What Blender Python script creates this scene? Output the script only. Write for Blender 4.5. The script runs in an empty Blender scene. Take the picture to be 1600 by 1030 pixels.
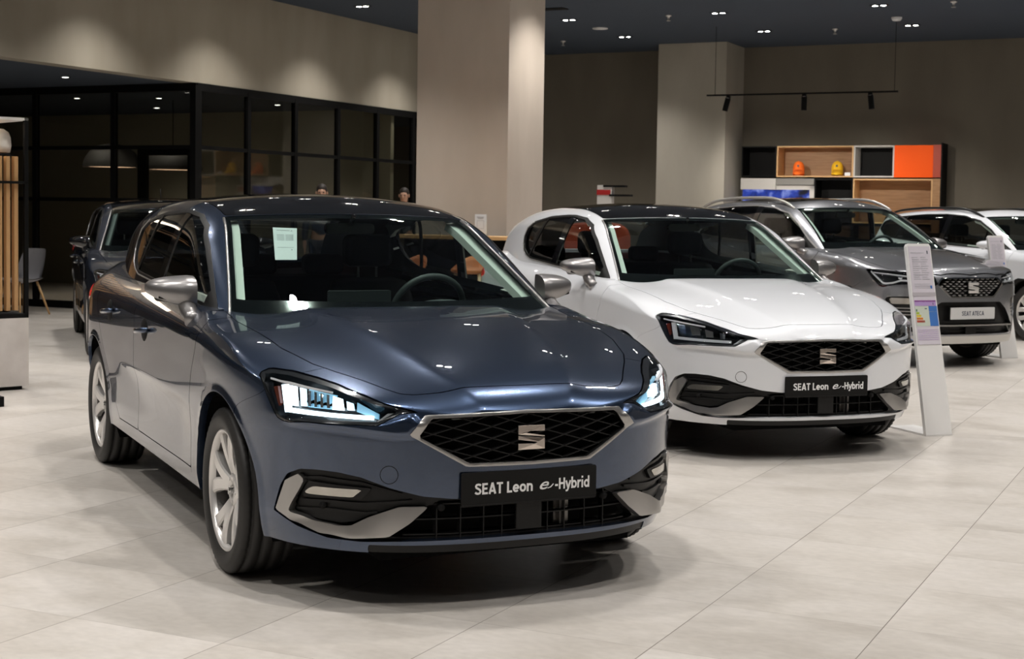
import bpy, math, random
import numpy as np
from mathutils import Matrix, Vector

# ---------------------------------------------------------------- camera, world, exposure
SC = bpy.context.scene
COL = SC.collection
FPX, CYP, CAMH, ROLL, PITCH = 2329.83, 450.24, 1.40057, 0.01509, 0.0511
cam_d = bpy.data.cameras.new('camera'); cam = bpy.data.objects.new('camera', cam_d); COL.objects.link(cam)
cam_d.sensor_fit = 'HORIZONTAL'; cam_d.sensor_width = 36.0
cam_d.lens = FPX * 36.0 / 1600
cam_d.shift_x = 0.0
cam_d.shift_y = (CYP - 515.0) / 1600
cam_d.clip_start = 0.05; cam_d.clip_end = 200
cam_d.dof.use_dof = True
cam_d.dof.focus_distance = 6.3
cam_d.dof.aperture_fstop = 7.5
_r0 = Vector((1, 0, 0)); _u0 = Vector((0, math.sin(PITCH), math.cos(PITCH)))
_r = _r0 * math.cos(ROLL) + _u0 * math.sin(ROLL)
_u = _u0 * math.cos(ROLL) - _r0 * math.sin(ROLL)
_b = _r.cross(_u)
cam.matrix_world = Matrix(((_r.x, _u.x, _b.x, 0), (_r.y, _u.y, _b.y, 0), (_r.z, _u.z, _b.z, CAMH), (0, 0, 0, 1)))
SC.camera = cam

W = bpy.data.worlds.new('world'); SC.world = W; W.use_nodes = True
W.node_tree.nodes['Background'].inputs[0].default_value = (0.75, 0.85, 1.0, 1)
W.node_tree.nodes['Background'].inputs[1].default_value = 0.05
SC.view_settings.view_transform = 'Standard'
SC.view_settings.look = 'None'
SC.view_settings.gamma = 1
SC.view_settings.use_curve_mapping = False
SC.view_settings.exposure = 0.20
SC.cycles.use_denoising = True
SC.cycles.max_bounces = 8
SC.cycles.glossy_bounces = 5
SC.cycles.transparent_max_bounces = 16
SC.cycles.sample_clamp_indirect = 6.0
SC.cycles.caustics_reflective = False
SC.cycles.caustics_refractive = False

# room grid: 'a' runs away from the camera along the car rows, 'b' runs to the right
A2 = np.array([0.4370, 0.8995]); B2 = np.array([0.8995, -0.4370])
ROOM_ROT = -math.atan2(0.4370, 0.8995)
CEIL_H = 4.27
def qp(q, p, z=0.0):
    v = A2 * q + B2 * p
    return (float(v[0]), float(v[1]), z)

LAMP_W = 88.0
def downlight_lamp(q, p, z=CEIL_H, power=LAMP_W, size=math.radians(110)):
    d = bpy.data.lights.new('downlight_beam', 'SPOT')
    d.energy = power; d.spot_size = size; d.spot_blend = 0.9
    d.shadow_soft_size = 0.034; d.color = (1.0, 0.957, 0.908)
    o = bpy.data.objects.new('downlight_beam', d); COL.objects.link(o)
    o.location = qp(q, p, z - 0.03)
    return o
# ceiling spots in the same 2.28 m grid as the seen fittings; the nearest rows are unseen, added fill
GRID_P = [-11.22, -9.06, -6.74, -4.475, -2.2, 0.07, 2.34, 4.6]
GRID_Q = [22.70, 20.45, 18.13, 15.83, 13.55, 11.26, 8.98, 6.69, 4.40]
SPOTS = [(q, p) for q in GRID_Q for p in GRID_P] + [(2.10, p) for p in GRID_P[:5]] + [(q, p) for q in (-0.2,) for p in GRID_P]
for q, p in SPOTS:
    for e in (-.056, .056): downlight_lamp(q, p + e)
# ---------------------------------------------------------------- helpers: objects and tags
def link(o, parent=None):
    COL.objects.link(o)
    if parent is not None: o.parent = parent
    return o
def empty(name, label=None, cat=None, loc=(0, 0, 0), rz=0.0, group=None):
    o = bpy.data.objects.new(name, None); o.empty_display_size = 0.2
    link(o); o.location = loc; o.rotation_euler = (0, 0, rz)
    if label: tag(o, label, cat, group)
    return o
def tag(o, label, cat, group=None, kind=None):
    o['label'] = label
    if cat: o['category'] = cat
    if group: o['group'] = group
    if kind: o['kind'] = kind
    return o
def structure(o, label=None):
    o['kind'] = 'structure'
    if label: o['label'] = label
    return o
def copy_tree(o, parent=None):
    c = o.copy(); COL.objects.link(c)
    if parent is not None: c.parent = parent
    for ch in list(o.children): copy_tree(ch, c)
    return c

class MB:
    """collects simple shapes into one mesh"""
    def __init__(s): s.v = []; s.f = []; s.sm = []; s.mi = []
    def add(s, V, F, smooth=False, mi=0):
        n = len(s.v); s.v += [tuple(map(float, p)) for p in V]
        for f in F: s.f.append(tuple(i + n for i in f)); s.sm.append(smooth); s.mi.append(mi)
        return s
    def box(s, lo, hi, rot=None, mi=0, org=(0, 0, 0)):
        P = [(x, y, z) for x in (lo[0], hi[0]) for y in (lo[1], hi[1]) for z in (lo[2], hi[2])]
        if rot is not None: P = [tuple(Vector(org) + rot @ (Vector(p) - Vector(org))) for p in P]
        return s.add(P, [(0, 1, 3, 2), (4, 6, 7, 5), (0, 4, 5, 1), (2, 3, 7, 6), (0, 2, 6, 4), (1, 5, 7, 3)], mi=mi)
    def rbox(s, lo, hi, r=0.01, mi=0, axis=2, seg=4):
        """box with rounded vertical (axis) edges"""
        a, b = [i for i in range(3) if i != axis]
        pts = []
        for cx, cy, t0 in ((hi[a] - r, hi[b] - r, 0), (lo[a] + r, hi[b] - r, 90), (lo[a] + r, lo[b] + r, 180), (hi[a] - r, lo[b] + r, 270)):
            for k in range(seg + 1):
                t = math.radians(t0 + 90 * k / seg); pts.append((cx + r * math.cos(t), cy + r * math.sin(t)))
        return s.prism(pts, lo[axis], hi[axis], axis, mi)
    def prism(s, pts, z0, z1, axis=2, mi=0, smooth=False):
        a, b = [i for i in range(3) if i != axis]
        V = []
        for z in (z0, z1):
            for p in pts:
                q = [0, 0, 0]; q[a] = p[0]; q[b] = p[1]; q[axis] = z; V.append(q)
        n = len(pts)
        F = [tuple(range(n))[::-1], tuple(range(n, 2 * n))] + [(i, (i + 1) % n, n + (i + 1) % n, n + i) for i in range(n)]
        if axis == 1: F = [f[::-1] for f in F]
        return s.add(V, F, smooth, mi)
    def tube(s, pts, r, n=8, cap=True, mi=0, closed=False):
        P = [Vector(p) for p in pts]; m = len(P)
        rr = r if hasattr(r, '__len__') else [r] * m
        V = []; prev = None
        for i in range(m):
            if closed: t = (P[(i + 1) % m] - P[i - 1])
            else: t = P[min(i + 1, m - 1)] - P[max(i - 1, 0)]
            t = t.normalized() if t.length > 1e-9 else Vector((0, 0, 1))
            if prev is None:
                up = Vector((0, 0, 1)) if abs(t.z) < 0.9 else Vector((1, 0, 0))
                u = t.cross(up).normalized()
            else:
                u = (prev - t * prev.dot(t)).normalized()
            prev = u; w = t.cross(u)
            for k in range(n):
                a = 2 * math.pi * k / n
                V.append(P[i] + (u * math.cos(a) + w * math.sin(a)) * rr[i])
        F = []
        for i in range(m if closed else m - 1):
            j = (i + 1) % m
            for k in range(n):
                l = (k + 1) % n
                F.append((i * n + k, i * n + l, j * n + l, j * n + k))
        if cap and not closed: F += [tuple(range(n))[::-1], tuple(range((m - 1) * n, m * n))]
        return s.add(V, F, True, mi)
    def cyl(s, c, r, h, n=24, axis=2, mi=0, r2=None, smooth=True):
        r2 = r if r2 is None else r2
        V = []
        a, b = [i for i in range(3) if i != axis]
        for z, rr in ((0, r), (h, r2)):
            for k in range(n):
                t = 2 * math.pi * k / n; q = list(c); q[a] += rr * math.cos(t); q[b] += rr * math.sin(t); q[axis] += z; V.append(q)
        F = [(k, (k + 1) % n, n + (k + 1) % n, n + k) for k in range(n)]
        if axis == 1: F = [f[::-1] for f in F]
        s.add(V, F, smooth, mi)
        s.add(V[:n], [tuple(range(n))[::-1] if axis != 1 else tuple(range(n))], False, mi)
        s.add(V[n:], [tuple(range(n)) if axis != 1 else tuple(range(n))[::-1]], False, mi)
        return s
    def lathe(s, prof, n=48, axis=2, c=(0, 0, 0), mi=0, closed=False, smooth=True):
        """prof = [(r, h)...] around axis"""
        a, b = [i for i in range(3) if i != axis]; m = len(prof); V = []
        for k in range(n):
            t = 2 * math.pi * k / n
            for r, hh in prof:
                q = list(c); q[a] += r * math.cos(t); q[b] += r * math.sin(t); q[axis] += hh; V.append(q)
        F = []
        for k in range(n):
            l = (k + 1) % n
            for i in range(m if closed else m - 1):
                j = (i + 1) % m; F.append((k * m + i, l * m + i, l * m + j, k * m + j))
        return s.add(V, F, smooth, mi)
    def sphere(s, c, r, n=16, m=10, sc=(1, 1, 1), mi=0):
        V = [(c[0], c[1], c[2] - r * sc[2])]
        for j in range(1, m):
            ph = -math.pi / 2 + math.pi * j / m
            for k in range(n):
                t = 2 * math.pi * k / n
                V.append((c[0] + r * sc[0] * math.cos(ph) * math.cos(t), c[1] + r * sc[1] * math.cos(ph) * math.sin(t), c[2] + r * sc[2] * math.sin(ph)))
        V.append((c[0], c[1], c[2] + r * sc[2])); F = []
        for k in range(n):
            l = (k + 1) % n
            F.append((0, 1 + l, 1 + k)); F.append((len(V) - 1, 1 + (m - 2) * n + k, 1 + (m - 2) * n + l))
            for j in range(m - 2):
                F.append((1 + j * n + k, 1 + j * n + l, 1 + (j + 1) * n + l, 1 + (j + 1) * n + k))
        return s.add(V, F, True, mi)
    def obj(s, name, mats, parent=None, bevel=0.0, sub=0, loc=None):
        me = bpy.data.meshes.new(name); me.from_pydata(s.v, [], s.f)
        if not isinstance(mats, (list, tuple)): mats = [mats]
        for m in mats: me.materials.append(m)
        me.polygons.foreach_set('use_smooth', s.sm); me.polygons.foreach_set('material_index', s.mi)
        me.validate(); me.update()
        o = bpy.data.objects.new(name, me); link(o, parent)
        if loc is not None: o.location = loc
        if bevel:
            md = o.modifiers.new('bevel', 'BEVEL'); md.width = bevel; md.segments = 2; md.limit_method = 'ANGLE'; md.angle_limit = math.radians(40)
        if sub:
            md = o.modifiers.new('sub', 'SUBSURF'); md.levels = sub; md.render_levels = sub
        return o

def text_obj(body, name, mat, parent, size, loc, basis, extrude=0.001, offset=0.0, align='CENTER', shear=0.0, spacing=1.0, fit=None):
    """lettering; basis = (right, up) unit vectors in the parent's frame"""
    c = bpy.data.curves.new(name, 'FONT'); c.body = body; c.size = size; c.extrude = extrude; c.offset = offset
    c.align_x = align; c.align_y = 'CENTER'; c.shear = shear; c.space_character = spacing; c.resolution_u = 4
    o = bpy.data.objects.new(name, c); COL.objects.link(o)
    dg = bpy.context.evaluated_depsgraph_get(); me = bpy.data.meshes.new_from_object(o.evaluated_get(dg))
    bpy.data.objects.remove(o); me.materials.clear(); me.materials.append(mat); me.name = name
    if fit:
        xs = [v.co.x for v in me.vertices]; ys = [v.co.y for v in me.vertices]; kx = fit[0] / (max(xs) - min(xs)); ky = fit[1] / (max(ys) - min(ys)); mx = (max(xs) + min(xs)) / 2; my = (max(ys) + min(ys)) / 2
        for v in me.vertices: v.co.x = (v.co.x - mx) * kx; v.co.y = (v.co.y - my) * ky
    o = bpy.data.objects.new(name, me); link(o, parent)
    r = Vector(basis[0]).normalized(); u = Vector(basis[1]).normalized(); n = r.cross(u)
    o.matrix_local = Matrix(((r.x, u.x, n.x, loc[0]), (r.y, u.y, n.y, loc[1]), (r.z, u.z, n.z, loc[2]), (0, 0, 0, 1)))
    return o

# ---------------------------------------------------------------- materials
def mat(name, col=(0.5, 0.5, 0.5), rough=0.5, metal=0.0, coat=0.0, spec=0.5, emit=None, estr=0.0, coat_rough=0.03):
    m = bpy.data.materials.new(name); m.use_nodes = True; b = m.node_tree.nodes['Principled BSDF']
    b.inputs['Base Color'].default_value = (*col, 1); b.inputs['Roughness'].default_value = rough
    b.inputs['Metallic'].default_value = metal; b.inputs['Coat Weight'].default_value = coat
    b.inputs['Coat Roughness'].default_value = coat_rough; b.inputs['Specular IOR Level'].default_value = spec
    if emit: b.inputs['Emission Color'].default_value = (*emit, 1); b.inputs['Emission Strength'].default_value = estr
    return m
def noise_mix(m, c1, c2, scale=5.0, detail=6.0, stretch=(1, 1, 1), rough=None, coord='Object', lo=0.35, hi=0.65, bump=0.0):
    nt = m.node_tree; b = nt.nodes['Principled BSDF']
    tc = nt.nodes.new('ShaderNodeTexCoord'); mp = nt.nodes.new('ShaderNodeMapping'); mp.inputs['Scale'].default_value = stretch
    n = nt.nodes.new('ShaderNodeTexNoise'); n.inputs['Scale'].default_value = scale; n.inputs['Detail'].default_value = detail
    cr = nt.nodes.new('ShaderNodeValToRGB'); cr.color_ramp.elements[0].position = lo; cr.color_ramp.elements[1].position = hi
    cr.color_ramp.elements[0].color = (*c1, 1); cr.color_ramp.elements[1].color = (*c2, 1)
    nt.links.new(tc.outputs[coord], mp.inputs[0]); nt.links.new(mp.outputs[0], n.inputs[0]); nt.links.new(n.outputs[0], cr.inputs[0])
    nt.links.new(cr.outputs[0], b.inputs['Base Color'])
    if bump:
        bp = nt.nodes.new('ShaderNodeBump'); bp.inputs['Strength'].default_value = bump; bp.inputs['Distance'].default_value = 0.02
        nt.links.new(n.outputs[0], bp.inputs['Height']); nt.links.new(bp.outputs[0], b.inputs['Normal'])
    return m
def thin_glass(name, tint=(0.6, 0.7, 0.66), refl=1.0, ior=1.5):
    m = bpy.data.materials.new(name); m.use_nodes = True; nt = m.node_tree; nt.nodes.clear()
    out = nt.nodes.new('ShaderNodeOutputMaterial'); mx = nt.nodes.new('ShaderNodeMixShader'); t = nt.nodes.new('ShaderNodeBsdfTransparent')
    g = nt.nodes.new('ShaderNodeBsdfGlossy'); f = nt.nodes.new('ShaderNodeFresnel'); f.inputs['IOR'].default_value = ior
    geo = nt.nodes.new('ShaderNodeNewGeometry'); ma = nt.nodes.new('ShaderNodeMath'); ma.operation = 'MULTIPLY_ADD'   # same reflectance from both sides of the sheet
    ma.inputs[1].default_value = 1 / ior - ior; ma.inputs[2].default_value = ior
    nt.links.new(geo.outputs['Backfacing'], ma.inputs[0]); nt.links.new(ma.outputs[0], f.inputs['IOR'])
    t.inputs[0].default_value = (*tint, 1); g.inputs['Roughness'].default_value = 0.0; g.inputs['Color'].default_value = (refl, refl, refl, 1)
    nt.links.new(f.outputs[0], mx.inputs[0]); nt.links.new(t.outputs[0], mx.inputs[1]); nt.links.new(g.outputs[0], mx.inputs[2]); nt.links.new(mx.outputs[0], out.inputs[0])
    return m
def paint(name, col, metal=0.0, rough=0.35, flake=0.0):
    m = mat(name, col, rough, metal, coat=1.0, coat_rough=0.015); m.node_tree.nodes['Principled BSDF'].inputs['Coat IOR'].default_value = 1.6
    if flake:
        nt = m.node_tree; b = nt.nodes['Principled BSDF']
        tc = nt.nodes.new('ShaderNodeTexCoord'); v = nt.nodes.new('ShaderNodeTexVoronoi'); v.inputs['Scale'].default_value = 1400
        mx = nt.nodes.new('ShaderNodeMixRGB'); mx.inputs[1].default_value = (*[c * (1 - flake) for c in col], 1); mx.inputs[2].default_value = (*[min(1, c * (1 + flake)) for c in col], 1)
        nt.links.new(tc.outputs['Object'], v.inputs[0]); nt.links.new(v.outputs['Color'], mx.inputs[0]); nt.links.new(mx.outputs[0], b.inputs['Base Color'])
    return m

MT = {}
MT['blue'] = paint('midnight blue metallic paint', (0.040, 0.063, 0.116), 0.84, 0.26, 0.25)
MT['white'] = paint('white car paint', (0.77, 0.79, 0.83), 0.0, 0.4)
MT['grey'] = paint('grey metallic paint', (0.25, 0.255, 0.275), 0.8, 0.31, 0.25)
MT['navy'] = paint('dark navy metallic paint', (0.018, 0.026, 0.045), 0.6, 0.3, 0.2)
MT['gloss'] = mat('gloss black panel', (0.006, 0.006, 0.007), 0.08, 0, coat=1.0)
MT['black'] = mat('satin black plastic', (0.009, 0.009, 0.009), 0.42, spec=.28)
MT['blackm'] = mat('matt black trim', (0.006, 0.006, 0.006), 0.7, spec=.2)
MT['cavity'] = mat('unlit cavity plastic', (0.003, 0.003, 0.003), 0.9, spec=.1)
MT['satin'] = mat('satin silver trim', (0.42, 0.41, 0.40), 0.33, 0.9)
MT['mirrorcap'] = mat('satin grey mirror paint', (0.33, 0.32, 0.32), 0.34, 0.85)
MT['chrome'] = mat('chrome', (0.75, 0.75, 0.75), 0.08, 1.0)
MT['rosechrome'] = mat('brushed emblem chrome', (0.72, 0.64, 0.58), 0.2, 1.0)
MT['alloy'] = mat('silver painted alloy', (0.80, 0.78, 0.76), 0.28, 0.55)
MT['disc'] = mat('brake disc steel', (0.25, 0.24, 0.23), 0.4, 1.0)
MT['tyre'] = mat('tyre rubber', (0.026, 0.025, 0.024), 0.5, spec=.35)
MT['ws'] = thin_glass('windscreen glass', (0.70, 0.81, 0.77))
MT['side'] = thin_glass('side window glass', (0.80, 0.87, 0.84))
MT['privacy'] = thin_glass('privacy window glass', (0.28, 0.28, 0.28))
MT['lens'] = thin_glass('clear lamp lens', (0.93, 0.95, 0.96))
MT['lampbody'] = mat('lamp housing black', (0.010, 0.011, 0.013), 0.2, 0, coat=0.5)
MT['reflector'] = mat('lamp reflector', (0.75, 0.78, 0.82), 0.12, 1.0)
MT['led'] = mat('lit led light guide', (1, 1, 1), 0.4, emit=(0.72, 0.90, 1.0), estr=3.2)
MT['ledlow'] = mat('lit led reflector glow', (0.3, 0.5, 0.6), 0.4, emit=(0.20, 0.50, 0.75), estr=0.45)
MT['guideoff'] = mat('unlit light guide', (0.78, 0.80, 0.84), 0.25, 0.2)
MT['amber'] = mat('amber reflector', (0.10, 0.014, 0.004), 0.3)
MT['red'] = mat('red tail lamp', (0.55, 0.01, 0.008), 0.15, coat=1.0, emit=(1, 0.03, 0.01), estr=0.25)
MT['trimcloth'] = mat('pale grey pillar lining', (0.80, 0.82, 0.77), 0.8)
MT['cabin'] = mat('dark cabin plastic', (0.060, 0.068, 0.070), 0.5)
MT['seat'] = mat('dark seat cloth', (0.014, 0.015, 0.017), 0.85)
MT['platewhite'] = mat('white plate lettering', (0.85, 0.85, 0.85), 0.5)
MT['plateblack'] = mat('number plate black', (0.006, 0.006, 0.006), 0.4, spec=.22)
MT['plateoff'] = mat('number plate pale grey', (0.62, 0.62, 0.62), 0.4)
MT['paper'] = mat('white paper', (0.80, 0.82, 0.84), 0.7)
MT['ink'] = mat('printed grey text', (0.40, 0.40, 0.44), 0.7)
MT['inkdark'] = mat('printed dark mark', (0.06, 0.07, 0.10), 0.7)
# bold plate lettering drawn as strokes
def _arc(cx, cy, rx, ry, a0, a1, n=14): return [(cx + rx * math.cos(math.radians(a0 + (a1 - a0) * i / n)), cy + ry * math.sin(math.radians(a0 + (a1 - a0) * i / n))) for i in range(n + 1)]
GL = {
 'S': (.62, [[(.56, .80), (.46, .885), (.32, .905), (.17, .87), (.10, .755), (.15, .63), (.31, .53), (.47, .43), (.53, .27), (.46, .13), (.31, .095), (.16, .12), (.05, .22)]]),
 'E': (.56, [[(.10, 0), (.10, 1)], [(.02, .905), (.52, .905)], [(.10, .51), (.48, .51)], [(.02, .095), (.53, .095)]]),
 'A': (.68, [[(.07, 0), (.34, 1.0)], [(.34, 1.0), (.61, 0)], [(.17, .27), (.51, .27)]]),
 'T': (.58, [[(.0, .905), (.58, .905)], [(.29, 0), (.29, .95)]]),
 'L': (.50, [[(.10, 0), (.10, 1)], [(.02, .095), (.49, .095)]]),
 'C': (.66, [_arc(.36, .5, .26, .405, 48, 312, 20)]),
 'H': (.70, [[(.10, 0), (.10, 1)], [(.60, 0), (.60, 1)], [(.10, .51), (.60, .51)]]),
 'e': (.58, [_arc(.30, .36, .215, .27, 0, 318, 22), [(.08, .36), (.56, .36)]]),
 'o': (.62, [_arc(.31, .36, .22, .27, 0, 360, 24)]),
 'n': (.60, [[(.09, 0), (.09, .72)], [(.09, .40), (.14, .56), (.28, .635), (.42, .60), (.48, .46), (.48, 0)]]),
 'y': (.58, [[(.05, .72), (.30, .02)], [(.54, .72), (.28, -.02), (.20, -.17), (.02, -.19)]]),
 'b': (.62, [[(.09, 0), (.09, 1.04)], _arc(.31, .36, .215, .27, -180, 180, 24)]),
 'd': (.62, [[(.53, 0), (.53, 1.04)], _arc(.31, .36, .215, .27, 0, 360, 24)]),
 'r': (.40, [[(.09, 0), (.09, .72)], [(.09, .36), (.15, .55), (.28, .635), (.40, .635)]]),
 'i': (.22, [[(.10, 0), (.10, .72)], [(.10, .87), (.10, 1.05)]]),
 '-': (.40, [[(.04, .37), (.36, .37)]]), ' ': (.26, [])}
def stroke_text(body, name, mt, parent, x0, width, y0, cap, X, w=.185, gap=.055):
    """letters on the plane x = X, running along +y from x0, baseline y0, cap height cap"""
    adv = sum(GL[c][0] + gap for c in body) - gap; kx = width / adv; mb = MB(); cur = 0; lay = 0
    for c in body:
        a, strokes = GL[c]
        for st in strokes:
            n = len(st); L_ = []; R_ = []; closed = n > 4 and math.hypot(st[0][0] - st[-1][0], st[0][1] - st[-1][1]) < 1e-6
            for i in range(n):
                if closed: p, q = st[(i - 1) % (n - 1)], st[(i + 1) % (n - 1) if i < n - 1 else 1]
                else: p, q = st[max(i - 1, 0)], st[min(i + 1, n - 1)]
                dx, dy = q[0] - p[0], q[1] - p[1]; l = math.hypot(dx, dy); nx, ny = -dy / l * w / 2, dx / l * w / 2
                L_.append((st[i][0] + nx, st[i][1] + ny)); R_.append((st[i][0] - nx, st[i][1] - ny))
            lay += 1; e = X + .00002 * (lay % 5); V = []
            for u, v in L_ + R_: V.append((e, x0 + (cur + u) * kx, y0 + v * cap))
            mb.add(V, [(n + i, n + i + 1, i + 1, i) for i in range(n - 1)])
        cur += a + gap
    return mb.obj(name, mt, parent)
# ---------------------------------------------------------------- car body surfaces
def spl(pts):
    xs = np.array([p[0] for p in pts], float); ys = np.array([p[1] for p in pts], float)
    o = np.argsort(xs); xs = xs[o]; ys = ys[o]; h = np.diff(xs); d = np.diff(ys) / h
    m = np.empty(len(xs)); m[0] = d[0]; m[-1] = d[-1]
    for i in range(1, len(xs) - 1):
        m[i] = 0 if d[i - 1] * d[i] <= 0 else (h[i - 1] + h[i]) * 3 / ((2 * h[i] + h[i - 1]) / d[i - 1] + (h[i] + 2 * h[i - 1]) / d[i])
    def f(x):
        x = np.asarray(x, float); xc = np.clip(x, xs[0], xs[-1])
        i = np.clip(np.searchsorted(xs, xc, side='right') - 1, 0, len(h) - 1); t = (xc - xs[i]) / h[i]
        r = (1 + 2 * t) * (1 - t) ** 2 * ys[i] + t * (1 - t) ** 2 * h[i] * m[i] + t * t * (3 - 2 * t) * ys[i + 1] + t * t * (t - 1) * h[i] * m[i + 1]
        return r + np.where(x < xs[0], (x - xs[0]) * m[0], 0) + np.where(x > xs[-1], (x - xs[-1]) * m[-1], 0)
    return f
def sstep(a, b, x):
    t = np.clip((x - a) / (b - a), 0, 1); return t * t * (3 - 2 * t)
def smax(a, b, r):
    h = np.maximum(r - np.abs(a - b), 0) / r
    return np.maximum(a, b) + h * h * r * .25
def sdpoly(pts, r=0.0):
    """signed distance to a polygon; pts [(a,b)...]; r rounds outward corners"""
    P = np.array(pts, float)
    def f(a, b):
        a = np.asarray(a, float); b = np.asarray(b, float)
        d = np.full(a.shape, 1e9); s = np.ones(a.shape); n = len(P)
        for i in range(n):
            A = P[i]; Bq = P[i - 1]; e = Bq - A
            wx, wy = a - A[0], b - A[1]
            t = np.clip((wx * e[0] + wy * e[1]) / (e @ e), 0, 1)
            dx, dy = wx - e[0] * t, wy - e[1] * t
            d = np.minimum(d, dx * dx + dy * dy)
            c1 = b >= A[1]; c2 = b < Bq[1]; c3 = e[0] * wy > e[1] * wx
            fl = (c1 & c2 & c3) | (~c1 & ~c2 & ~c3)
            s = np.where(fl, -s, s)
        return s * np.sqrt(d) - r
    return f

class Surf:
    """V (n,3) positions, N (n,3) normals, F polygons"""
    def __init__(s, V, F, N=None): s.V = np.asarray(V, float).reshape(-1, 3); s.F = F; s.N = N
    def normals(s):
        N = np.zeros_like(s.V)
        for f in s.F:
            p = s.V[list(f)]; c = np.zeros(3)
            for i in range(1, len(f) - 1): c += np.cross(p[i] - p[0], p[i + 1] - p[0])
            for i in f: N[i] += c
        l = np.linalg.norm(N, axis=1); N[l > 0] /= l[l > 0][:, None]
        s.N = N; return s
    def move(s, disp): return Surf(s.V + s.N * (disp if np.isscalar(disp) else np.asarray(disp)[:, None]), list(s.F), s.N.copy())
    def split(s, field):
        d = np.asarray(field(s.V[:, 0], s.V[:, 1], s.V[:, 2]), float)
        d = np.where(np.abs(d) < 1e-6, 1e-6, d)
        sg = d > 0
        V = [s.V]; N = [s.N]; n0 = len(s.V); cache = {}; newV = []; newN = []
        IN = []; OUT = []
        sgl = sg.tolist()
        for f in s.F:
            ks = [sgl[i] for i in f]
            if all(ks): OUT.append(f); continue
            if not any(ks): IN.append(f); continue
            fi = []; fo = []; m = len(f)
            for a in range(m):
                i, j = f[a], f[(a + 1) % m]
                (fo if sgl[i] else fi).append(i)
                if sgl[i] != sgl[j]:
                    k = (i, j) if i < j else (j, i)
                    if k not in cache:
                        t = d[k[0]] / (d[k[0]] - d[k[1]])
                        newV.append(s.V[k[0]] * (1 - t) + s.V[k[1]] * t)
                        nn = s.N[k[0]] * (1 - t) + s.N[k[1]] * t; newN.append(nn / (np.linalg.norm(nn) + 1e-12))
                        cache[k] = n0 + len(newV) - 1
                    fi.append(cache[k]); fo.append(cache[k])
            if len(fi) > 2: IN.append(tuple(fi))
            if len(fo) > 2: OUT.append(tuple(fo))
        if newV: VV = np.vstack([s.V, newV]); NN = np.vstack([s.N, newN])
        else: VV = s.V; NN = s.N
        return Surf(VV, IN, NN).compact(), Surf(VV, OUT, NN).compact()
    def cut(s, field, gap=0.0):
        """(inside, outside) with a strip of width gap removed between them"""
        if gap:
            i, _ = s.split(lambda x, y, z: field(x, y, z) + gap / 2)
            _, o = s.split(lambda x, y, z: field(x, y, z) - gap / 2)
            return i, o
        return s.split(field)
    def compact(s):
        used = sorted({i for f in s.F for i in f}); mp = {v: k for k, v in enumerate(used)}
        idx = np.array(used, int) if used else np.zeros(0, int)
        return Surf(s.V[idx], [tuple(mp[i] for i in f) for f in s.F], s.N[idx])
    def boundary(s):
        e = {}
        for f in s.F:
            for a in range(len(f)):
                i, j = f[a], f[(a + 1) % len(f)]
                k = (min(i, j), max(i, j)); e[k] = None if k in e else (i, j)
        return [v for v in e.values() if v is not None]
    def with_lip(s, depth, direction=None):
        """adds a returned edge of the given depth along every free boundary"""
        B = [(i, j) for i, j in s.boundary() if not (abs(s.V[i][1]) < 1e-5 and abs(s.V[j][1]) < 1e-5)]
        if not B: return s
        V = [s.V]; N = [s.N]; F = list(s.F); n = len(s.V); av = []; an = []
        for i, j in B:
            pi, pj = s.V[i], s.V[j]
            di = s.N[i] if direction is None else np.array(direction); dj = s.N[j] if direction is None else np.array(direction)
            qi, qj = pi - di * depth, pj - dj * depth
            fn = np.cross(pi - pj, qj - pj); fn = fn / (np.linalg.norm(fn) + 1e-12)
            k = n + len(av); av += [pj, pi, qi, qj]; an += [fn] * 4
            F.append((k, k + 1, k + 2, k + 3))
        return Surf(np.vstack([s.V, av]), F, np.vstack([s.N, an]))
    def flip(s):
        V = s.V.copy(); V[:, 1] *= -1; N = s.N.copy(); N[:, 1] *= -1
        return Surf(V, [f[::-1] for f in s.F], N)
    def both(s):
        """mirror across the centre plane into one surface"""
        o = s.flip(); n = len(s.V); return join(s, o)
    def obj(s, name, m, parent=None, xf=None):
        V = s.V if xf is None else s.V * np.array(xf)
        me = bpy.data.meshes.new(name); me.from_pydata(V.tolist(), [], [tuple(f) for f in s.F])
        for mm in (m if isinstance(m, (list, tuple)) else [m]): me.materials.append(mm)
        me.polygons.foreach_set('use_smooth', [True] * len(me.polygons))
        if len(me.vertices): me.normals_split_custom_set_from_vertices([tuple(v) for v in s.N.tolist()])
        o = bpy.data.objects.new(name, me); link(o, parent); return o
def join(*ss):
    V = []; N = []; F = []; n = 0
    for s in ss:
        if not len(s.F): continue
        V.append(s.V); N.append(s.N); F += [tuple(i + n for i in f) for f in s.F]; n += len(s.V)
    if not V: return Surf(np.zeros((0, 3)), [], np.zeros((0, 3)))
    return Surf(np.vstack(V), F, np.vstack(N))
def weld(s, tol=1e-5):
    key = {}; mp = []; V = []
    for p in s.V:
        k = tuple(np.round(p / tol).astype(int))
        if k not in key: key[k] = len(V); V.append(p)
        mp.append(key[k])
    F = []
    for f in s.F:
        g = []
        for i in f:
            j = mp[i]
            if not g or g[-1] != j: g.append(j)
        if len(g) > 1 and g[0] == g[-1]: g.pop()
        if len(set(g)) > 2: F.append(tuple(g))
    return Surf(V, F)

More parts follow.
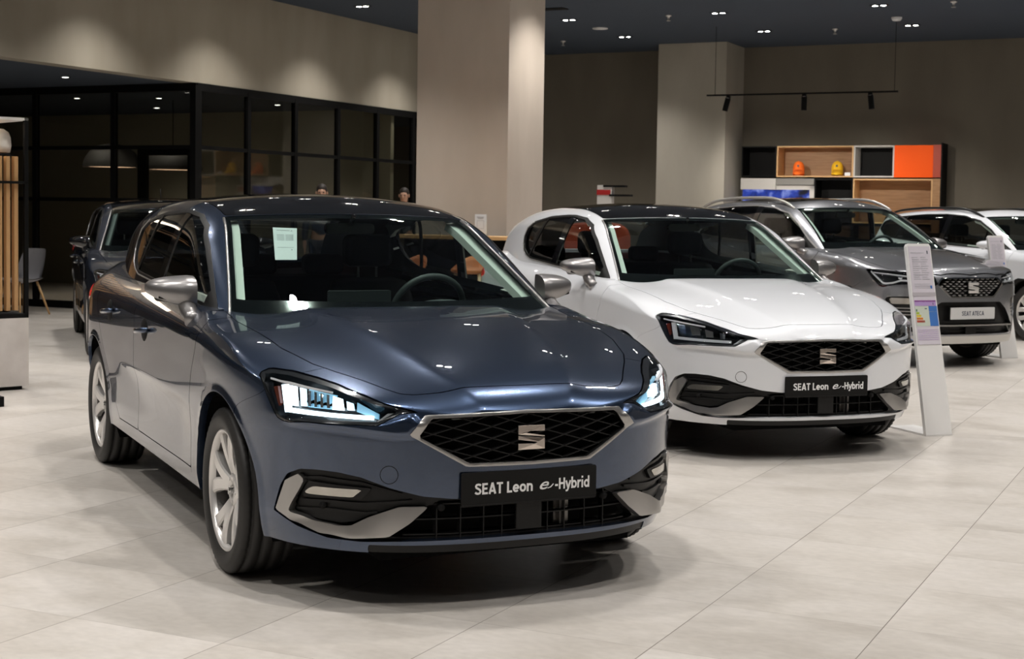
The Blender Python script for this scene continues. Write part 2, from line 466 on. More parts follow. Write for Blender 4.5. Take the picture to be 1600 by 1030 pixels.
class Car:
    x0 = -.2; xr = -2.75; p = 3.0; q = 2.7; pr = 2.6; gtap = .12; crease = 4.0; nose = .885
    def Wd(S, x, z):
        zc = S.zc(x); w = S.wl(np.minimum(z, zc)) ; d = np.maximum(z - zc, 0)
        return w - .35 * d - S.crease * d * d
    def plan(S, x, y, z):
        w = S.Wd(x, z)
        a = np.maximum(x - S.x0, 0) / (S.N(z) - S.x0); b = np.maximum(S.xr - x, 0) / (S.xr - S.T(z))
        return np.where(x > S.x0, a ** S.p, b ** S.pr) + (np.abs(y) / w) ** S.q - 1
    def perim(S, kind, t, z):
        """point on the plan outline: kind f (angle), m (x), r (angle)"""
        z = np.asarray(z, float); t = np.asarray(t, float)
        if kind == 'm': return t + 0 * z, S.Wd(t, z)
        xo = S.x0 if kind == 'f' else S.xr; sg = 1 if kind == 'f' else -1
        c, s_ = np.cos(t) * sg, np.sin(t)
        lo = np.zeros(np.broadcast(t, z).shape); hi = lo + 1.6
        for _ in range(34):
            m = (lo + hi) / 2; v = S.plan(xo + m * c, m * s_, z)
            lo = np.where(v < 0, m, lo); hi = np.where(v < 0, hi, m)
        return xo + hi * c, hi * s_
    def H(S, x, y):
        y = np.abs(y); r = np.clip(y / .885, 0, .999); ret = 1.085 * (1 - (1 - r ** 2.7) ** (1 / 3.))
        k = sstep(-.1, .6, x); h = S.hc(x + ret * .5 * k) - .05 * (y / .85) ** 3
        t = np.maximum(y - S.ridge(x), 0) / .16
        return h - S.ridge_h * t * np.exp(1 - t)
    def build_lower(S):
        nf, nm, nr, nz = S.res
        th = np.linspace(0, math.pi / 2, nf + 1)
        cols = [('f', t) for t in th] + [('m', x) for x in np.linspace(S.x0, S.xr, nm + 1)[1:]] + [('r', t) for t in np.linspace(math.pi / 2, 0, nr + 1)[1:]]
        nc = len(cols); G = np.zeros((nc, nz + 1, 3)); cz = np.zeros(nc)
        v = np.linspace(0, 1, nz + 1)
        for i, (k, t) in enumerate(cols):
            lo, hi = .5, 1.25
            for _ in range(30):
                m = (lo + hi) / 2; x, y = S.perim(k, t, m)
                zt = S.H(x, y); xb = float(x); w = float(sstep(-.25, -.5, xb)) if xb < -.2 else 0.0
                zt = zt * (1 - w) + float(S.zb(xb)) * w
                if m < zt: lo = m
                else: hi = m
            cz[i] = hi; x, y = S.perim(k, t, hi)
            zb = float(S.zbot(float(x))) if k != 'r' else float(S.zbot(-3.0))
            z = zb + (hi - zb) * v
            X, Y = S.perim(k, np.full(nz + 1, t), z)
            G[i, :, 0] = X; G[i, :, 1] = Y; G[i, :, 2] = z
        G[0, :, 1] = 0; G[-1, :, 1] = 0
        Vs = G.reshape(-1, 3); idx = lambda i, j: i * (nz + 1) + j
        F = [(idx(i, j), idx(i + 1, j), idx(i + 1, j + 1), idx(i, j + 1)) for i in range(nc - 1) for j in range(nz)]
        low = Surf(Vs, F)
        top = G[:, -1, :]; uc = int(np.argmax(top[:, 0] < S.cowl_x))
        arc = np.concatenate([[0], np.cumsum(np.linalg.norm(np.diff(top[:uc + 1], axis=0), axis=1))]); arc /= arc[-1]
        nt = S.rows_top; T = np.zeros((uc + 1, nt + 1, 3))
        for i in range(uc + 1):
            xi = top[0, 0] - .012 + (S.cowl_x - top[0, 0] + .012) * arc[i] ** 1.25
            s_ = np.linspace(0, 1, nt + 1)
            T[i, :, 0] = top[i, 0] * (1 - s_) + xi * s_; T[i, :, 1] = top[i, 1] * (1 - s_)
            hz = S.H(T[i, :, 0], T[i, :, 1]); e = top[i, 2] - hz[0]
            T[i, :, 2] = hz + e * (1 - sstep(0, .35, s_))
        T[:, 0, :] = top[:uc + 1]
        id2 = lambda i, j: i * (nt + 1) + j
        F2 = [(id2(i, j), id2(i + 1, j), id2(i + 1, j + 1), id2(i, j + 1)) for i in range(uc) for j in range(nt)]
        hood = Surf(T.reshape(-1, 3), F2)
        n2 = 4; L2 = np.zeros((nc - uc, n2 + 1, 3))
        for i in range(uc, nc):
            for j in range(n2 + 1):
                L2[i - uc, j] = top[i]; L2[i - uc, j, 1] = max(0, top[i, 1] - .028 * j); L2[i - uc, j, 2] += .004 * j
                if cols[i][0] == 'r': L2[i - uc, j, 0] += .028 * j * math.cos(cols[i][1])
        id3 = lambda i, j: i * (n2 + 1) + j
        F3 = [(id3(i, j), id3(i + 1, j), id3(i + 1, j + 1), id3(i, j + 1)) for i in range(nc - uc - 1) for j in range(n2)]
        ledge = Surf(L2.reshape(-1, 3), F3)
        allv = Surf(np.vstack([low.V, hood.V, ledge.V]), low.F + [tuple(a + len(low.V) for a in f) for f in F2] + [tuple(a + len(low.V) + len(hood.V) for a in f) for f in F3])
        s = weld(allv).normals()
        seam = np.abs(s.V[:, 1]) < 1e-6; s.N[seam, 1] = 0; s.N /= (np.linalg.norm(s.N, axis=1)[:, None] + 1e-12)
        for disp in S.emboss:
            s.V = s.V + s.N * disp(s.V[:, 0], s.V[:, 1], s.V[:, 2])[:, None]
            s.normals(); seam = np.abs(s.V[:, 1]) < 1e-6; s.N[seam, 1] = 0; s.N /= (np.linalg.norm(s.N, axis=1)[:, None] + 1e-12)
        return s
    def surf(S, th, z, off=0.0):
        """fascia point from (angle, height)"""
        x, y = S.perim('f', np.float64(th), np.float64(z)); e = 1e-3
        x2, y2 = S.perim('f', np.float64(th + e), np.float64(z)); x3, y3 = S.perim('f', np.float64(th), np.float64(z + e))
        a = np.array([x2 - x, y2 - y, 0.]); b = np.array([x3 - x, y3 - y, e]); n = np.cross(a, b); n /= np.linalg.norm(n)
        p = np.array([float(x), float(y), z])
        return p + n * off
    def surf_many(S, T_, Z_, off):
        T_ = np.asarray(T_, float); Z_ = np.asarray(Z_, float); e = 1e-3
        x, y = S.perim('f', T_, Z_); x2, y2 = S.perim('f', T_ + e, Z_); x3, y3 = S.perim('f', T_, Z_ + e); o = 0 * x
        n = np.cross(np.stack([x2 - x, y2 - y, o], -1), np.stack([x3 - x, y3 - y, o + e], -1)); n /= np.linalg.norm(n, axis=-1)[..., None]
        return np.stack([x, y, Z_], -1) + n * off
    def G(S, x, y, z):
        y = np.abs(y); d = z - S.gz0
        side = y - (S.gw - .20 * d - .19 * d * d - S.gtap * np.maximum(S.gtail - x, 0) ** 1.7 - .03 * np.maximum(x + .9, 0))
        top = z - (S.rc(x) - .13 * y * y)
        ws = (x - (S.wsx - S.wsk * (z - S.wsz) - .33 * y * y)) * .46
        re = (S.rex + .62 * (z - 1.0) + .25 * y * y - x) * .8
        return smax(smax(ws, side, .10), smax(top, re, .05), .12)
    def build_upper(S):
        nf, nm, nr, nv = S.gres
        cols = [(S.go[0], t) for t in np.linspace(0, math.pi / 2, nf + 1)] + [(x, math.pi / 2) for x in np.linspace(S.go[0], S.go[1], nm + 1)[1:]] + [(S.go[1], t) for t in np.linspace(math.pi / 2, math.pi, nr + 1)[1:]]
        ph = np.radians(np.linspace(-2, 90, nv + 1)); ph = np.radians(-2 + 92 * (np.linspace(0, 1, nv + 1)) ** 1.25)
        V = np.zeros((len(cols), nv + 1, 3))
        for i, (xo, t) in enumerate(cols):
            c = np.cos(ph) * math.cos(t); s_ = np.cos(ph) * math.sin(t); w = np.sin(ph)
            lo = np.zeros(nv + 1); hi = lo + 2.5
            for _ in range(36):
                m = (lo + hi) / 2; v = S.G(xo + m * c, m * s_, S.gbase + m * w)
                lo = np.where(v < 0, m, lo); hi = np.where(v < 0, hi, m)
            V[i, :, 0] = xo + hi * c; V[i, :, 1] = hi * s_; V[i, :, 2] = S.gbase + hi * w
        V[0, :, 1] = 0; V[-1, :, 1] = 0; V[:, -1, 1] = 0
        P = V.reshape(-1, 3); idx = lambda i, j: i * (nv + 1) + j
        F = [(idx(i, j), idx(i + 1, j), idx(i + 1, j + 1), idx(i, j + 1)) for i in range(len(cols) - 1) for j in range(nv)]
        s = weld(Surf(P, F)).normals()
        seam = np.abs(s.V[:, 1]) < 1e-6; s.N[seam, 1] = 0; s.N /= (np.linalg.norm(s.N, axis=1)[:, None] + 1e-12)
        return s

def theta(S, x, y): return np.arctan2(np.abs(y), x - S.x0)
def fth(S, poly, r=0.0):
    f = sdpoly(poly, r)
    return lambda x, y, z: np.where(x > -.1, f(theta(S, x, y), z), .5)
def fxz(poly, r=0.0):
    f = sdpoly(poly, r)
    return lambda x, y, z: f(x, z)

# ---------------------------------------------------------------- wheel
def tyre_mb(R=.318, rim=.235, w=.112):
    """axis along y, outer face towards +y"""
    mb = MB(); h = w
    prof = []
    sw = [(rim - .006, .80), (rim + .004, .90), (rim + .014, .955), (rim + .03, .99), ((rim + R) / 2 + .004, 1.0), (R - .026, .965), (R - .012, .93), (R - .004, .87), (R - .0005, .80)]
    for r, k in sw: prof.append((r, h * k))
    for g in (.62, .20, -.20, -.62):
        prof += [(R + .0, h * (g + .055)), (R - .008, h * (g + .045)), (R - .008, h * (g - .045)), (R, h * (g - .055))]
    for r, k in sw[::-1]: prof.append((r, -h * k))
    n = 120; V = []; F = []; m = len(prof)
    for k in range(n):
        t = 2 * math.pi * k / n; cut = (k % 2 == 0)
        for i, (r, y) in enumerate(prof):
            rr = r
            if cut and r > R - .028 and abs(y) > h * .66 and abs(y) < h * .97: rr = r - .007
            V.append((rr * math.cos(t), y, rr * math.sin(t)))
    for k in range(n):
        l = (k + 1) % n
        for i in range(m - 1): F.append((k * m + i, k * m + i + 1, l * m + i + 1, l * m + i))
    mb.add(V, F, True); mb.sm = [False if False else True] * len(mb.f)
    return mb
def rim_mb(rim=.235, w=.095, spokes=5):
    mb = MB()
    mb.lathe([(rim, w), (rim - .004, w + .004), (rim - .012, w + .002), (rim - .018, w - .012), (rim - .020, w - .022)][::-1], 72, axis=1)
    # twin-arm spokes
    yo = w - .012
    def spoke(a0, a1, w0, w1, r0, r1, y0, y1, th=.03):
        K = 7; V = []
        for k in range(K):
            t = k / (K - 1); a = a0 + (a1 - a0) * t ** 1.15; r = r0 + (r1 - r0) * t; ww = w0 + (w1 - w0) * t; y = y0 + (y1 - y0) * (1 - (1 - t) ** 2)
            c = Vector((math.cos(a), 0, math.sin(a))); s_ = Vector((-math.sin(a), 0, math.cos(a)))
            base = c * r
            for sx, dy in ((-1, -th), (-1, -.006), (-.72, 0), (.72, 0), (1, -.006), (1, -th)):
                q = base + s_ * (sx * ww / 2); V.append((q.x, y + dy, q.z))
        F = []
        for k in range(K - 1):
            for i in range(6):
                j = (i + 1) % 6; F.append((k * 6 + i, k * 6 + j, (k + 1) * 6 + j, (k + 1) * 6 + i))
        F.append(tuple(range(6))[::-1]); F.append(tuple(range((K - 1) * 6, K * 6)))
        mb.add(V, F, False)
    for i in range(spokes):
        a = 2 * math.pi * i / spokes + math.pi / 2
        for sgn in (-1, 1):
            spoke(a + sgn * .10, a + sgn * .30, .046, .058, .045, rim - .014, yo - .028, yo + .004)
    mb.lathe([(.0, yo - .02), (.028, yo - .02), (.030, yo - .016), (.058, yo - .018), (.070, yo - .03), (.072, yo - .06), (0, yo - .06)], 40, axis=1)
    for k in range(5):
        a = 2 * math.pi * k / 5 + math.pi / 2 + math.pi / 5
        mb.cyl((.048 * math.cos(a), yo - .02, .048 * math.sin(a)), .0075, .006, 10, axis=1)
    return mb
EMBLEM = ([(0, 1), (1, 1), (1, .74), (.45, .77), (.30, .70), (1, .56), (1, .50), (0, .63)],
          [(0, .59), (1, .46), (1, 0), (0, 0), (0, .27), (.60, .24), (.70, .30), (0, .42)])
def emblem_obj(parent, c, w, h, nrm_tilt, m, name='emblem', up=None, right=None):
    """S-shaped badge, slightly domed"""
    r = Vector(right or (0, 1, 0)).normalized(); u = Vector(up or (nrm_tilt, 0, 1)).normalized(); n = r.cross(u)
    mb = MB()
    for poly in EMBLEM:
        V = []
        for d in (0, .012):
            for x, y in poly:
                k = .0 if d == 0 else -.0
                q = Vector(c) + r * ((x - .5) * w) + u * ((y - .5) * h) + n * (d - .012 * (abs(x - .5) ** 2))
                V.append(tuple(q))
        k = len(poly)
        F = [tuple(range(k)), tuple(range(k, 2 * k))[::-1]] + [(i, k + i, k + (i + 1) % k, (i + 1) % k) for i in range(k)]
        mb.add(V, F)
    return mb.obj(name, m, parent, bevel=0.0015)
_WHEEL = {}
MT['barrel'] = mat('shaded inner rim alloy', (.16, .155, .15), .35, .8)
def arch_liner(S, parent, cx, sd, r, zc, name='wheel_arch_liner'):
    n = 34; pr = [(cx + r * math.cos(t), zc + r * math.sin(t)) for t in np.linspace(-.38, math.pi + .38, n)]
    V = []
    for k in range(2):
        for a, b in pr:
            w = float(S.Wd(a, b))
            if a > S.x0: w *= max(0.0, 1 - ((a - S.x0) / (float(S.N(b)) - S.x0)) ** S.p) ** (1 / S.q)
            if a < S.xr: w *= max(0.0, 1 - ((S.xr - a) / (S.xr - float(S.T(b)))) ** S.pr) ** (1 / S.q)
            V.append((a, sd * (.50 if k == 0 else min(.875, w - .016)), b))
    F = [(i, i + 1, n + i + 1, n + i) for i in range(n - 1)] + [tuple(range(n))]
    return MB().add(V, F, False).obj(name, MT['cavity'], parent)
def wheel(parent, x, y, side, R=.318, rimr=.235, steer=0.0, key='a', spokes=5):
    """side -1 = right of the car"""
    k = (R, rimr, spokes)
    if k not in _WHEEL:
        r = rim_mb(rimr, .095, spokes).obj('wheel', MT['alloy'])
        t = tyre_mb(R, rimr).obj('tyre', MT['tyre'], r)
        MB().lathe([(rimr - .020, .074), (rimr - .026, .04), (rimr - .035, -.095), (rimr, -.095)][::-1], 60, axis=1).obj('rim_barrel', MT['barrel'], r)
        mb = MB(); mb.lathe([(.0, .0), (.16, .0), (.16, .012), (.0, .012)], 40, axis=1, c=(0, -.01, 0)); mb.cyl((0, .012, 0), .075, .02, 30, axis=1)
        d = mb.obj('brake_disc', MT['disc'], r)
        mb = MB(); mb.prism([(.10 * math.cos(a), .10 * math.sin(a)) for a in np.linspace(-.5, .5, 8)] + [(.175 * math.cos(a), .175 * math.sin(a)) for a in np.linspace(.5, -.5, 8)], -.02, .03, axis=1)
        c = mb.obj('brake_caliper', MT['disc'], r)
        e = emblem_obj(r, (0, .0665, 0), .030, .030, 0, MT['chrome'], 'centre_cap_emblem', up=(0, 0, 1), right=(-1, 0, 0))
        _WHEEL[k] = r
        first = r; first.parent = parent
    else:
        first = copy_tree(_WHEEL[k], parent)
    first.location = (x, y, R); first.rotation_euler = (0, (0.35 if x < -1 else 0.12) * 1.0, (0 if side > 0 else math.pi) + steer)
    return first
# ---------------------------------------------------------------- compact hatchback
L = Car()
L.res = (120, 84, 34, 60); L.rows_top = 34; L.gres = (44, 60, 34, 56)
L.N = spl([(.15, .83), (.2, .855), (.25, .872), (.37, .885), (.5, .89), (.6, .89), (.66, .884), (.70, .872), (.8, .84), (.95, .78)])
L.T = spl([(.15, -3.38), (.3, -3.46), (.5, -3.49), (.7, -3.48), (.9, -3.44), (1.05, -3.40)])
L.wl = spl([(.12, .82), (.2, .852), (.27, .874), (.34, .884), (.45, .886), (.55, .893), (.64, .899), (.75, .900), (.85, .897), (1.0, .893)])
L.zc = spl([(.9, .77), (.36, .80), (-.4, .872), (-1.5, .895), (-2.6, .91), (-3.5, .93)])
L.zb = spl([(.0, .955), (-.35, .966), (-.7, .985), (-1.4, 1.018), (-2.1, 1.055), (-2.7, 1.09), (-3.5, 1.07)])
L.hc = spl([(.90, .63), (.872, .70), (.84, .737), (.79, .77), (.70, .805), (.55, .85), (.35, .897), (.1, .942), (-.15, .975), (-.35, .993), (-.6, 1.0)])
L.zbot = spl([(1, .205), (.35, .21), (-.3, .255), (-2.3, .262), (-3.0, .25), (-3.5, .25)])
L.ridge = spl([(-.3, .43), (0, .38), (.2, .35), (.4, .315), (.6, .275), (.77, .218), (.87, .175)]); L.ridge_h = .014
L.cowl_x = -.47
L.rc = spl([(-.9, 1.33), (-1.05, 1.402), (-1.3, 1.448), (-1.6, 1.473), (-1.9, 1.478), (-2.4, 1.455), (-2.9, 1.39), (-3.25, 1.32)])
L.gz0 = .97; L.gw = .805; L.gtail = -2.1; L.wsx = -.297; L.wsk = 1.80; L.wsz = .998; L.rex = -3.42; L.go = (-1.0, -2.6); L.gbase = .90
HL = [(.995, .803), (.97, .822), (.92, .819), (.866, .816), (.749, .800), (.66, .784), (.543, .753), (.478, .730), (.37, .704), (.432, .697), (.474, .672), (.496, .659), (.60, .659), (.741, .658), (.802, .650), (.84, .651), (.866, .661), (.893, .693), (.922, .732), (.961, .789)]
RECESS = [(.892, .322), (.856, .417), (.822, .464), (.765, .488), (.699, .492), (.624, .489), (.548, .475), (.456, .440), (.358, .412), (.257, .400), (-.1, .398), (-.1, .254), (.254, .253), (.455, .250), (.55, .246), (.665, .251), (.788, .281)]
GRILLE = [(.353, .693), (.402, .627), (.22, .512), (-.1, .507), (-.1, .703)]
GRILLE_IN = [(.333, .681), (.372, .620), (.210, .524), (-.1, .519), (-.1, .692)]
BLADE = [(.885, .326), (.825, .440), (.769, .470), (.749, .450), (.810, .334), (.717, .311), (.625, .303), (.575, .312), (.521, .341), (.429, .375), (.338, .376), (.396, .320), (.462, .273), (.591, .270), (.687, .272), (.786, .301)]
def arch_field(cx, r, zc=.325):
    return lambda x, y, z: np.where(np.abs(y) > .55, np.hypot(x - cx, np.maximum(z, zc * .0 + z) - zc) - r, 1.0)
def arch_bump(cx, r=.372, zc=.325, h=.010, w=.07):
    def f(x, y, z):
        d = np.hypot(x - cx, z - zc) - r
        return np.where((y > .5) & (z < .80), h * (1 - sstep(0, w, d)) * (d > -.06) * sstep(.0, .25, 1.3 - np.abs(x - cx)), 0)
    return f
def leon_emb1(x, y, z):
    # shelf below the headlamp and the recessed plane around it
    th = theta(L, x, y); f = sdpoly([(.82, .652), (.70, .652), (.60, .646), (.44, .628), (.40, .627), (.37, .66), (.40, .69), (.48, .66), (.62, .66), (.80, .655)])(th, z)
    a = np.where(x > -.1, .016 * (1 - sstep(0, .014, f)) * (1 - sstep(.76, .86, th)), 0)
    # door hollow: the lower body falls in below a waist crease that dives towards the front
    zt = .615 - .02 * (x + 1.2); d = (zt - z)
    hol = np.where(d > 0, (d / .10) * np.exp(1 - d / .10), 0)
    wx = sstep(-.36, -.75, x) * sstep(-2.15, -1.55, x)
    b = -.016 * hol * wx * (y > .5) * sstep(.26, .33, z)
    return a + b
L.emboss = [leon_emb1, arch_bump(0.0, h=.0055, w=.030), arch_bump(-2.686, h=.0055, w=.030)]
LEON_WIN = [(-.50, .968), (-.64, .982), (-.90, .997), (-1.40, 1.024), (-2.06, 1.058), (-2.17, 1.082), (-2.26, 1.115), (-2.32, 1.165), (-2.345, 1.22), (-2.325, 1.285), (-2.2, 1.332), (-1.9, 1.372), (-1.6, 1.385), (-1.46, 1.385), (-1.26, 1.366), (-1.11, 1.322), (-.93, 1.225), (-.70, 1.09)]

def box_on(mb, pts, thick):
    pass

def ribbon(mb, pts, nrm, h, d):
    """flat fin along pts (vectors), height h along z, depth d inward"""
    V = []
    for p, n in zip(pts, nrm):
        p = Vector(p); n = Vector(n).normalized()
        for a, b in ((-h / 2, 0), (h / 2, 0), (h / 2, -d), (-h / 2, -d)):
            q = p + Vector((0, 0, a)) + n * b; V.append(tuple(q))
    F = []
    for k in range(len(pts) - 1):
        for i in range(4):
            j = (i + 1) % 4; F.append((k * 4 + i, k * 4 + j, (k + 1) * 4 + j, (k + 1) * 4 + i))
    F.append((0, 1, 2, 3)); m = (len(pts) - 1) * 4; F.append((m + 3, m + 2, m + 1, m))
    mb.add(V, F)

def fascia_line(S, poly, off, n=24):
    """points and normals following a (theta,z) polyline"""
    P = []; Nn = []
    poly = np.array(poly, float); seg = np.linalg.norm(np.diff(poly, axis=0), axis=1); cum = np.concatenate([[0], np.cumsum(seg)])
    for t in np.linspace(0, cum[-1], n):
        a = np.interp(t, cum, poly[:, 0]); b = np.interp(t, cum, poly[:, 1])
        p = S.surf(a, b, 0); q = S.surf(a, b, 1.0); P.append(p + (q - p) * off); Nn.append(q - p)
    return P, Nn
def mirror_pts(P): return [(p[0], -p[1], p[2]) for p in P]

LENS = {}
def shape_frame(S, f):
    do = -fth(S, GRILLE)(f.V[:, 0], f.V[:, 1], f.V[:, 2]); di = fth(S, GRILLE_IN)(f.V[:, 0], f.V[:, 1], f.V[:, 2])
    g = f.move(.003 + .55 * np.minimum(np.minimum(do * .9, di), .016))
    g.normals(); m = np.abs(g.V[:, 1]) < 1e-6; g.N[m, 1] = 0; return g
def shape_blade(S, f):
    x, y, z = f.V.T; th = theta(S, x, y)
    tip = sstep(.66, .56, th) * np.clip((.376 - z) / .10, 0, 1) * .034
    low = sstep(.56, .66, th) * np.clip((.312 - z) / .04, 0, 1) * .012
    out = sstep(.76, .80, th) * (.010 - np.clip((th - .80) / .08, 0, 1) * .014)
    g = f.move(.002 + tip * (1 - .55 * sstep(.60, .44, th)) + low + out); return g.normals()
def repaint(root, mp):
    for o in [root] + list(root.children_recursive):
        for sl in o.material_slots:
            if sl.material in mp:
                n = mp[sl.material]; sl.link = 'OBJECT'; sl.material = n
def make_leon(name, label, cat, plate=True):
    S = L; paintm = MT['blue']; mirror_m = None
    root = empty(name, label, cat)
    low = S.build_lower(); up = S.build_upper()
    cut = low
    for cx in (0.0, -2.686):
        _, cut = cut.cut(arch_field(cx, .372))
    # hood
    hoodp = [(-.50, .752), (-.30, .752), (-.076, .738), (.2, .709), (.40, .650), (.50, .597), (.60, .535), (.70, .475), (.742, .440), (.760, .395), (.770, .30), (.776, .0), (.776, -.2), (-.6, -.2), (-.6, .75)]
    hf = sdpoly(hoodp)
    def hood_f(x, y, z): return np.where(z > .70, hf(x, y), 1.0)
    hood, cut = cut.cut(hood_f, .0045)
    # hood stops at the windscreen line
    hood, _ = hood.cut(lambda x, y, z: (-.335 - .24 * y * y) - x)
    # headlamps
    lens, cut = cut.cut(fth(S, HL), .003)
    # grille and lower recess
    gr, cut = cut.cut(fth(S, GRILLE))
    gin, frame = gr.cut(fth(S, GRILLE_IN))
    rec, cut = cut.cut(fth(S, RECESS))
    # doors
    zA = spl([(.2, -.50), (.40, -.502), (.69, -.445), (.83, -.372), (.88, -.355), (.96, -.344), (1.1, -.34)])
    zR = spl([(.2, -1.98), (.33, -2.06), (.45, -2.23), (.60, -2.36), (.70, -2.47), (.85, -2.60), (.93, -2.62), (1.1, -2.5)])
    def fdoor(x, y, z): return np.where(y > .5, np.maximum.reduce([x - zA(z), (-1.615) - x, .325 - z]), 1.0)
    def rdoor(x, y, z): return np.where(y > .5, np.maximum.reduce([x + 1.615, zR(z) - x, .325 - z]), 1.0)
    fd, cut = cut.cut(fdoor, .005); rd, cut = cut.cut(rdoor, .005)
    # front fender / bumper / rest
    fb = spl([(.1, .2), (.655, .2), (.75, .41), (.81, .452), (1.0, .47)])
    bump, cut = cut.cut(lambda x, y, z: fb(z) - x, .003)
    fend, rest = cut.cut(lambda x, y, z: np.where(z > .30, zA(z) - x, 1.0), .003)
    skirt, bump = bump.cut(lambda x, y, z: np.maximum(z - .236, theta(S, x, y) - .53), .0)
    LIP = .018
    P = paintm
    hood.both().with_lip(LIP).obj('bonnet', P, root)
    bmp = bump.both().with_lip(.03).obj('front_bumper', P, root)
    skirt.move(-.004).both().with_lip(.02).obj('chin_spoiler', MT['black'], bmp)
    rest.both().with_lip(LIP).obj('body_shell', P, root)
    for s, sd in ((fend, 1), (fend.flip(), -1)): s.with_lip(.03).obj('front_wing', P, root)
    doors = {}
    for k, s in (('front_door', fd), ('rear_door', rd)):
        for sd, t in ((1, s), (-1, s.flip())): doors[k, sd] = t.with_lip(LIP).obj(k, P, root)
    LENS['leon'] = lens
    # ------------------------------------------------ grille
    shape_frame(S, frame).both().with_lip(.03).obj('grille_frame', MT['satin'], root)
    gp = gin.move(-.055).both(); gw_ = gin.both().with_lip(.055); gw2 = Surf(gw_.V, gw_.F[2 * len(gin.F):], gw_.N)
    gobj = join(gp, gw2).obj('grille', MT['cavity'], root)
    mb = MB(); gf = sdpoly([(y_, z_) for y_, z_ in [(.372 * 0 + .352, .682), (.402, .620), (.236, .522), (-.236, .522), (-.402, .620), (-.352, .682), (0, .694)]])
    def fx(y, z):
        w = S.Wd(.7, z); a = (1 - min(.99, abs(y) / w) ** S.q) ** (1 / S.p); return S.x0 + (float(S.N(z)) - S.x0) * a
    for sgn in (1, -1):
        for k in range(-14, 15):
            c0 = .606 + k * .0405; run = []
            for y in np.linspace(-.41, .41, 165):
                z = c0 + sgn * .285 * y
                if .5 < z < .71 and gf(np.float64(y), np.float64(z)) < .004 : run.append((fx(y, z) - .012, y, z))
                else:
                    if len(run) > 2: ribbon(mb, run, [(1, 0, 0)] * len(run), .0042, .016)
                    run = []
            if len(run) > 2: ribbon(mb, run, [(1, 0, 0)] * len(run), .0042, .016)
    mb.obj('grille_mesh', MT['black'], gobj)
    emblem_obj(gobj, (.889, 0, .606), .104, .086, -.03, MT['rosechrome'])
    # ------------------------------------------------ lower recess with fog lamps and blades
    _, rfull = rec.cut(fth(S, BLADE)); blade, _ = rec.cut(fth(S, BLADE))
    def isc(x, y, z): th = theta(S, x, y); return np.maximum(th - .36, z - .40)
    slat, wing = rfull.cut(fth(S, [(-.1, .388), (.30, .392), (.345, .37), (.47, .262), (.44, .258), (-.1, .260)]))
    wing.move(-.022).both().with_lip(.04).obj('fog_lamp_surround', MT['black'], root)
    ins = join(slat.move(-.085).both()); intake = ins.obj('lower_intake', MT['cavity'], root)
    bl_ = shape_blade(S, blade)
    for t in (bl_, bl_.flip()): t.with_lip(.028).obj('bumper_blade', MT['satin'], root)
    mb = MB()
    for z in (.325, .378, .270):
        ys = np.linspace(-.44 + (.33 - z) * .0, .44, 30); ribbon(mb, [(fx(y, z) - .030, y, z) for y in ys], [(1, 0, 0)] * 30, .0045, .035)
    for y in (-.33, -.245, -.16, -.09, .09, .16, .245, .33):
        mb.box((fx(y, .32) - .06, y - .002, .255), (fx(y, .32) - .028, y + .002, .39))
    mb.obj('intake_slats', MT['black'], intake)
    MB().rbox((.868, -.048, .278), (.882, .052, .372), .006, axis=0).obj('radar_cover', MT['black'], intake, bevel=.002)
    MB().box((.79, .14, .26), (.80, .20, .39)).box((.79, .15, .27), (.83, .165, .385)).obj('intake_bracket', MT['disc'], intake)
    for sd in (1, -1):
        fr = [(.765, .390), (.739, .446), (.514, .436), (.551, .396)]
        bz, _ = rec.cut(fth(S, fr)); bz = bz.move(-.008).with_lip(.03); bz = bz if sd > 0 else bz.flip()
        fl = bz.obj('fog_lamp', MT['black'], root)
        ln, _ = rec.cut(fth(S, [(.757, .401), (.737, .420), (.715, .430), (.546, .431), (.578, .402)])); 
        l2 = ln.move(-.003); l2 = l2 if sd > 0 else l2.flip(); l2.obj('fog_lamp_lens', MT['lens'], fl)
        l3 = ln.move(-.0055); l3 = l3 if sd > 0 else l3.flip(); l3.obj('fog_reflector', MT['foglens'], fl)
        mb = MB()
        for ln_, of in (([(.770, .375), (.66, .381), (.548, .379), (.39, .392)], -.012), ([(.790, .342), (.66, .352), (.534, .346), (.50, .352)], -.012), ([(.80, .448), (.70, .462), (.55, .452), (.42, .415)], -.014)):
            Pp, Nn = fascia_line(S, ln_, of, 26)
            if sd < 0: Pp = mirror_pts(Pp); Nn = mirror_pts(Nn)
            ribbon(mb, Pp, Nn, .009, .03)
        mb.obj('fog_surround_fin', MT['black'], fl)
        for th_, z_ in ((.685, .364), (.297, .368)):
            c = S.surf(th_, z_, -.012); n = S.surf(th_, z_, 1) - c; n /= np.linalg.norm(n)
            if sd < 0: c = np.array([c[0], -c[1], c[2]]); n = np.array([n[0], -n[1], n[2]])
            MB().tube([c - n * .02, c + n * .004], .0125, 20).tube([c, c + n * .0055], .0085, 16).obj('parking_sensor', MT['blackm'], root)
    # towing eye cover: a thin ring groove on the bumper
    c = S.surf(.462, .487, .0004); n = S.surf(.462, .487, 1) - c; n = Vector(-n if False else n); n.y *= -1; n.normalize(); c = Vector((c[0], -c[1], c[2]))
    u = Vector((0, 0, 1)).cross(n).normalized(); w_ = n.cross(u)
    MB().tube([c + (u * math.cos(a) + w_ * math.sin(a)) * .031 for a in np.linspace(0, 2 * math.pi, 40)[:-1]], .0011, 6, closed=True).obj('tow_eye_cover', MT['blackm'], bmp)
